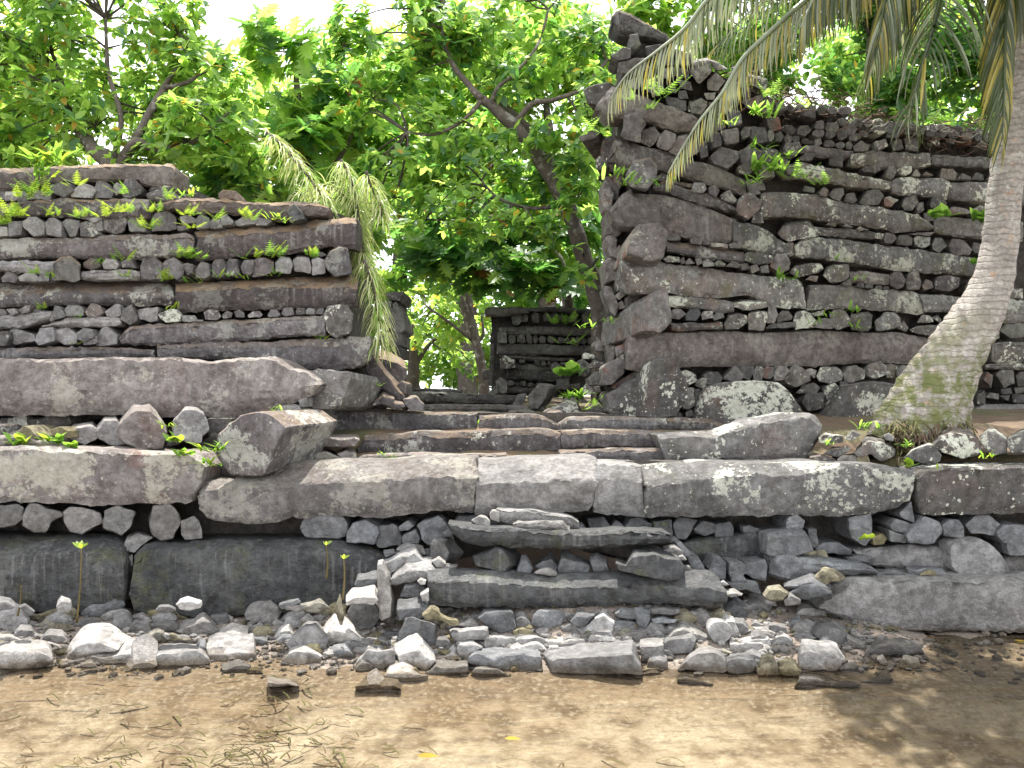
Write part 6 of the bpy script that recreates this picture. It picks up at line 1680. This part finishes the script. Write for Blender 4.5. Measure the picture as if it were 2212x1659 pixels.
for x, y, s, kd, n, lab in (
    (400, 60, .30, 'lance', 26, 'tallest leafy green shrub on the top of the left wall'),
    (380, 180, .24, 'lance', 18, 'lower half of foliage hanging over the top-left log, under the tall shrub'),
    (330, 330, .20, 'fern', 16, 'wide tuft of ferns under the tall shrub on the left wall'),
    (220, 360, .16, 'fern', 10, 'fern tuft left of the wide one on the left wall'),
    (610, 260, .13, 'fern', 7, 'upright little fern in front of the topmost log'),
    (170, 520, .18, 'fern', 16, 'large fern tuft near the left edge, on the second row of stone ends'),
    (20, 590, .16, 'fern', 12, 'yellowish fern tuft cut by the left edge'),
    (450, 520, .13, 'fern', 9, 'fern between the large left tuft and the small dark one'),
    (680, 530, .13, 'fern', 9, 'small dark fern above the round stone ends'),
    (860, 520, .15, 'fern', 8, 'bright fern on the left of the squarish purple stone'),
    (1060, 480, .17, 'fern', 8, 'long upright fern with a red tip above the squarish stone'),
    (1060, 330, .13, 'fern', 5, 'thin fern frond over the stone ends of the top row'),
    (1330, 480, .12, 'fern', 8, 'small yellow fern at the joint of the two upper logs'),
    (1470, 370, .12, 'fern', 8, 'fern on the whitish stones right of the topmost log'),
    (1600, 350, .14, 'lance', 9, 'star-shaped green plant on the wall top near the breadfruit leaves'),
    (1280, 630, .16, 'fern', 12, 'bright yellow-green fern left of the large rounded purple stone'),
    (1390, 600, .10, 'fern', 6, 'reddish fern growing on the face of the rounded purple stone'),
    (1640, 510, .12, 'fern', 10, 'yellow fern row in the middle of the left wall'),
    (1660, 620, .12, 'fern', 8, 'yellow fern below the yellow row'),
    (1880, 560, .15, 'fern', 9, 'long yellow fern hanging over the stone ends'),
    (2110, 500, .10, 'fern', 6, 'tiny fern on the brown log'),
    (2180, 560, .14, 'fern', 8, 'yellow fern by the wall joint near the blue-grey stone'),
    (2370, 540, .15, 'lance', 10, 'pair-leaved bright plant left of the blue-grey stone'),
    (2470, 570, .13, 'lance', 7, 'bright plant touching the blue-grey stone'),
    (1600, 880, .17, 'fern', 14, 'ferny tuft in the vertical joint between the two long logs'),
    (1740, 880, .14, 'fern', 8, 'fern right of the vertical joint'),
    (1030, 900, .15, 'fern', 8, 'fern hanging over the small round stones under the long log'),
    (850, 930, .10, 'fern', 6, 'small fern over the white speckled stone'),
    (300, 1010, .12, 'fern', 7, 'faint fern left of the big dark stone end'),
    (430, 1050, .10, 'fern', 7, 'fern at the lower left of the big dark stone end'),
    (1100, 1040, .10, 'fern', 7, 'fern on the short pale log'),
    (1420, 1080, .15, 'fern', 8, 'grassy sprig below the two grey hexagonal ends'),
    (1680, 1090, .15, 'lance', 9, 'leafy sprig on the edge of the dark log'),
    (1920, 1050, .13, 'lance', 8, 'sprig between stone ends on the dark log, left'),
    (2090, 1060, .13, 'lance', 8, 'sprig between stone ends on the dark log, right'),
    (2330, 870, .18, 'fern', 12, 'dark green fern under the blackish upper log'),
    (2160, 880, .12, 'fern', 7, 'fern at the right end of the joint'),
    (2700, 870, .12, 'fern', 8, 'fern near the corner stone end'),
    (2370, 1030, .10, 'fern', 6, 'little fern between stone ends near the corner'),
    (1480, 1330, .15, 'lance', 8, 'grassy sprig at the end of the lower log'),
    (670, 1400, .08, 'lance', 5, 'tiny sprout among the small stones, low on the left wall'),
    (650, 1620, .10, 'lance', 6, 'tiny sprout on the lowest row of the left wall'),
    (360, 1320, .09, 'fern', 6, 'tiny fern above the small slanting log'),
    (2785, 1590, .09, 'fern', 6, 'tiny fern under the white-spotted corner end'),
):
    k += 1
    p = PA(x, y)
    sprig('wall_fern' if kd == 'fern' else 'wall_plant', lab, 'fern' if kd == 'fern' else 'plant', p[0], p[1] + 6, 9.14, s, kd, n, 100 + k, 'ferns and plants on the left wall',
          mats=('fern', 'fernlime') if k < 6 or k > 24 else ('fernlime', 'fern'))
def PC(x, y): return (1244.25 + x * .25, 165.9 + y * .25)
for x, y, s, kd, n, lab in (
    (780, 170, .22, 'fern', 9, 'grey-green fern under the palm frond near the top of the high wall'),
    (600, 100, .18, 'fern', 7, 'fern in the broken top corner of the high wall'),
    (470, 210, .14, 'fern', 5, 'small fern on the highest slanting log'),
    (600, 290, .12, 'fern', 6, 'yellowish fern above the reddish stone end'),
    (1290, 420, .20, 'lance', 10, 'drooping plant right of the long hanging frond'),
    (1600, 340, .26, 'lance', 20, 'leafy plant filling the upper joint of the high wall'),
    (1560, 640, .24, 'lance', 14, 'plant below the upper joint of the high wall'),
    (1650, 820, .32, 'lance', 30, 'largest bushy plant on the high wall, in the middle of its face'),
    (1520, 930, .24, 'lance', 14, 'lower spray of leaves under the largest bushy plant'),
    (1820, 700, .18, 'lance', 12, 'pale sprig right of the largest bushy plant'),
    (1900, 880, .20, 'fern', 9, 'lobed fern under the pale sprig'),
    (2100, 930, .18, 'fern', 10, 'round fern tuft right of the lobed one'),
    (300, 870, .26, 'lance', 12, 'star-leaved plant on the left edge of the high wall'),
    (450, 930, .20, 'lance', 12, 'star-leaved plant below the big lichened stone end'),
    (650, 950, .16, 'lance', 9, 'bright star-leaved plant at the right foot of the lichened stone end'),
    (820, 910, .12, 'lance', 7, 'small plant right of the bright star-leaved one'),
    (1700, 170, .18, 'fern', 8, 'fern at the top right of the plant-filled joint'),
    (100, 500, .26, 'fern', 10, 'fern clump hanging from the outer corner of the high wall'),
):
    k += 1
    p = PC(x, y)
    sprig('wall_fern' if kd == 'fern' else 'wall_plant', lab, 'fern' if kd == 'fern' else 'plant', p[0], p[1], PR(p[0]) - .22, s, kd, n, 200 + k, 'ferns and plants on the high wall', mats=('mid', 'fern'))
def PE(x, y): return (1244.25 + x * .25, 525.35 + y * .25)
for x, y, s, kd, n, lab in (
    (1820, 320, .20, 'lance', 14, 'pale grassy tuft on the middle course of the high wall'),
    (2160, 640, .16, 'lance', 9, 'sprig among lichened stone ends, left'),
    (2400, 590, .18, 'lance', 11, 'sprig among lichened stone ends, right'),
    (2440, 740, .16, 'lance', 9, 'sprig hanging above the long reddish log'),
    (2080, 700, .14, 'lance', 7, 'small sprig at the left of the lichened stone ends'),
    (2270, 150, .12, 'lance', 8, 'tiny plant with a yellow leaf under the long pale log'),
    (2450, 320, .12, 'lance', 7, 'sprig under the rusty short log'),
    (100, 730, .16, 'lance', 9, 'leafy twig hanging behind the left face of the high wall'),
    (260, 690, .16, 'lance', 9, 'leafy twig right beside the quoins of the high wall'),
    (110, 1430, .14, 'fern', 8, 'fern at the foot of the quoins'),
    (250, 1340, .12, 'lance', 8, 'sprig on the mossy stone at the foot of the quoins'),
    (3330, 740, .10, 'heart', 6, 'round-leaved sprig left of the palm trunk'),
    (3150, -220, .20, 'heart', 14, 'round-leaved creeper on the wall left of the palm trunk, upper part'),
    (3500, -180, .22, 'heart', 22, 'round-leaved creeper hanging in a curtain left of the palm trunk'),
    (3450, 180, .12, 'heart', 7, 'two round leaves touching the palm trunk'),
):
    k += 1
    p = PE(x, y)
    if p[0] > 2180: continue
    sprig('wall_plant', lab, 'plant', p[0], p[1], PR(p[0]) - .22 if p[0] > 1330 else 10.4, s, kd, n, 200 + k, 'ferns and plants on the high wall', mats=('fern', 'mid'))
for px, py, Y, s, kd, n, nm, lab in (
    (40, 962, 7.95, .16, 'heart', 14, 'creeper', 'heart-leaved creeper on the low wall at the left edge'),
    (110, 958, 7.9, .15, 'heart', 16, 'creeper', 'heart-leaved creeper trailing along the low wall'),
    (150, 968, 7.85, .12, 'heart', 8, 'creeper', 'end of the creeper hanging over the big column'),
    (366, 925, 7.75, .12, 'lance', 9, 'wall_plant', 'upright green plant between the two stone ends on the low wall'),
    (378, 955, 7.62, .11, 'heart', 18, 'creeper', 'bright creeper hanging down between the two stone ends'),
    (400, 985, 7.6, .11, 'heart', 14, 'creeper', 'lower end of the bright hanging creeper'),
    (460, 975, 7.6, .17, 'lance', 22, 'wall_plant', 'bushy plant left of the big pentagonal stone end'),
    (458, 1005, 7.58, .16, 'lance', 14, 'wall_plant', 'lower leaves of the plant beside the pentagonal stone end'),
    (1965, 1008, 7.6, .11, 'heart', 9, 'wall_plant', 'small round-leaved plant at the joint below the palm'),
    (2018, 1015, 7.6, .09, 'lance', 7, 'wall_plant', 'tiny grass tuft right of the joint below the palm'),
    (1876, 925, 8.5, .18, 'lance', 14, 'grass_tuft', 'grass tuft at the left side of the palm foot'),
    (1790, 960, 8.2, .10, 'lance', 12, 'grass_tuft', 'grass tuft among the stones under the palm'),
    (1950, 965, 8.2, .12, 'lance', 14, 'grass_tuft', 'grass tuft on the soil right below the palm foot'),
    (2130, 990, 7.9, .12, 'lance', 10, 'grass_tuft', 'grass tuft between the white stones at the right'),
    (2070, 920, 8.7, .16, 'heart', 8, 'wall_plant', 'broad-leaved seedling at the right side of the palm foot'),
    (1872, 1165, 7.5, .09, 'heart', 5, 'seedling', 'three-leaved seedling in the dark gap of the low wall'),
    (1424, 1135, 7.75, .11, 'lance', 5, 'seedling', 'green sprout right of the topmost slab'),
    (1240, 860, 10.6, .2, 'lance', 26, 'wall_plant', 'dark green bush among the stones fallen in the gateway'),
    (1235, 810, 10.9, .24, 'heart', 14, 'wall_plant', 'dark leafy plant against the inner wall'),
    (1220, 700, 13.9, .34, 'fern', 8, 'wall_fern', 'large grey-green fern on the inner wall'),
    (1230, 745, 13.9, .3, 'fern', 8, 'wall_fern', 'fern hanging below the large one on the inner wall'),
    (1263, 690, 13.9, .28, 'lance', 6, 'wall_plant', 'narrow hanging leaves on the inner wall'),
    (810, 835, 9.5, .12, 'lance', 8, 'wall_plant', 'moss-green sprig behind the slanting slab'),
    (597, 888, 8.3, .10, 'lance', 10, 'grass_tuft', 'grass sprig beside the little white stone below the purple slab'),
    (628, 893, 8.3, .09, 'lance', 8, 'grass_tuft', 'grass sprig right of the little white stone'),
    (820, 985, 8.35, .08, 'lance', 12, 'grass_tuft', 'yellowish grass in front of the second step'),
    (850, 988, 8.35, .07, 'lance', 10, 'grass_tuft', 'second tuft of yellowish grass in front of the step'),
    (1037, 915, 8.9, .09, 'lance', 4, 'seedling', 'tiny seedling in the joint of the upper step'),
):
    k += 1
    sprig(nm, lab, 'plant' if 'grass' not in nm else 'grass', px, py, Y, s, kd, n, 300 + k, None, mats=('fernlime', 'fern') if Y < 8 else ('fern', 'mid'))

# mangrove seedlings on the beach
STALK = leaf_mat('seedling stalk', (.20, .15, .06), (.1, .1, .03))
for px, yt, yb, ls, lean, lab in ((176, 1185, 1345, .075, -10, 'tall mangrove seedling with a bright tuft of leaves, left'), (705, 1178, 1250, .05, 0, 'mangrove seedling with two yellow leaves before the second giant block'),
                                  (743, 1208, 1296, .05, -3, 'mangrove seedling right of the one with two yellow leaves'), (46, 1265, 1330, .0, -8, 'bare reddish mangrove stalk at the left')):
    Y = min(7.35, gY(px, yb))
    b0 = at(px + lean, yb, Y); t0 = at(px, yt, Y)
    r = empty('mangrove_seedling', b0, lab, 'seedling', 'mangrove seedlings on the shore')
    V, Fc = tube(smooth_path([b0, b0.lerp(t0, .5) + Vector((.01, 0, 0)), t0], 4), np.linspace(.010, .005, 9), 6)
    mesh_obj('stalk', V, Fc, STALK, r, sharp=0)
    if ls:
        Lv = Leaves(); rg = random.Random(int(px))
        for i in range(7 if ls > .06 else 4):
            a = i * 2.4
            Lv.add(np.array(t0), np.array((math.cos(a), math.sin(a) * .6, .8)), np.array((0, -.5, 1.0)), ls * rg.uniform(.9, 1.3), 0)
        Lv.build(r, T_ovate(.2), [LF['fernlime']], 10)

# dead leaves, floating leaves
for i, (px, py, Y, s, m_, lab) in enumerate(((900, 1602, 4.95, .09, 'old', 'orange dead leaf floating in the water, left'), (1090, 1558, 5.2, .07, 'old', 'yellow dead leaf floating near the middle of the water'),
    (1380, 1356, 7.2, .08, 'rust', 'rusty leaf lying at the foot of the shaded slab'), (1925, 1364, 7.38, .07, 'rust', 'red leaf at the water line under the shaded slab'), (2000, 1366, 7.35, .06, 'rust', 'second red leaf under the shaded slab'), (2190, 1372, 7.3, .07, 'old', 'yellow leaf at the right edge of the water'),
    (1375, 1029, 7.6, .05, 'old', 'small yellow leaf'), )):
    if i == 6: continue
    if i == 2: px = 1860
    p = at(px, py, Y); p.z = max(.006, gz(p.x, p.y) + .01)
    tv, tf = T_ovate(.25)
    o = mesh_obj('dead_leaf', (tv * s * 1.4 * np.array((1, 1, .3)) + np.array(p)).tolist(), tf, LF[m_], sharp=0)
    tag(o, lab, 'leaf', 'dead leaves in and by the water')

# dry twigs and fern roots heaped on the top of the high wall
def thatch():
    rg = random.Random(77)
    TV, TF = [], []
    for i in range(650):
        px = rg.uniform(1560, 2260); t = (px - 1560) / 700
        py = 150 + 120 * min(1, t * 1.6) + rg.gauss(0, 22) + 22
        p = at(px, py, PR(px) + rg.uniform(-.12, .5))
        q = p + Vector((rg.uniform(-.25, .25), rg.uniform(-.1, .1), rg.uniform(-.16, .05)))
        V, Fc = tube([p, (p + q) / 2 + Vector((0, 0, rg.uniform(-.03, .05))), q], (.008, .007, .004), 3)
        k = len(TV); TV += V; TF += [tuple(a + k for a in f) for f in Fc]
    o = mesh_obj('dry_litter', TV, TF, ROOTM, sharp=0)
    tag(o, 'tangle of dry brown twigs and roots on top of the high wall', 'litter', kind='stuff')
thatch()

# seagrass lying under the water
def seagrass():
    rg = random.Random(9)
    TV, TF = [], []
    sp = [(480, 1590, 170, 34), (620, 1560, 120, 25), (160, 1600, 150, 30), (60, 1640, 90, 22), (300, 1500, 150, 14), (640, 1480, 80, 9), (820, 1600, 110, 14), (240, 1440, 40, 4), (1250, 1600, 150, 4), (560, 1530, 60, 16)]
    for cx, cy, w, n in sp:
        for _ in range(n * 2):
            px, py = cx + rg.gauss(0, w * .8), cy + rg.gauss(0, 34)
            py = min(1720, max(1440, py))
            Y = EYE * F / (py - 860)
            x = (px - 1106) / F * Y
            z = gz(x, Y) + .015
            a = rg.gauss(.05, .45) + (math.pi if rg.random() < .3 else 0)
            l = rg.uniform(.06, .24); wd = rg.uniform(.003, .007)
            cur = rg.uniform(-1.2, 1.2)
            k = len(TV); m = 5
            X, Yy, aa = x, Y, a
            for j in range(m):
                nx, ny = -math.sin(aa) * wd, math.cos(aa) * wd
                zz = z + .03 * math.sin(math.pi * j / (m - 1))
                TV += [(X + nx, Yy + ny, min(zz, -.008)), (X - nx, Yy - ny, min(zz, -.008))]
                X += math.cos(aa) * l / m; Yy += math.sin(aa) * l / m; aa += cur / m
            for j in range(m - 1):
                b = k + j * 2; TF.append((b, b + 2, b + 3, b + 1))
    sg = leaf_mat('seagrass', (.10, .11, .035), (.10, .12, .03), .6, .2, .2)
    sg2 = leaf_mat('seagrass brown', (.14, .10, .06), (.10, .08, .03), .6, .2, .2)
    o = mesh_obj('seagrass', TV, TF, [sg, sg2], sharp=0)
    idx = np.array([0 if (i // 4) % 3 else 1 for i in range(len(TF))], dtype=np.int32)
    o.data.polygons.foreach_set('material_index', idx)
    tag(o, 'dark strands of seagrass lying on the sandy bottom', 'seagrass', kind='stuff')
seagrass()
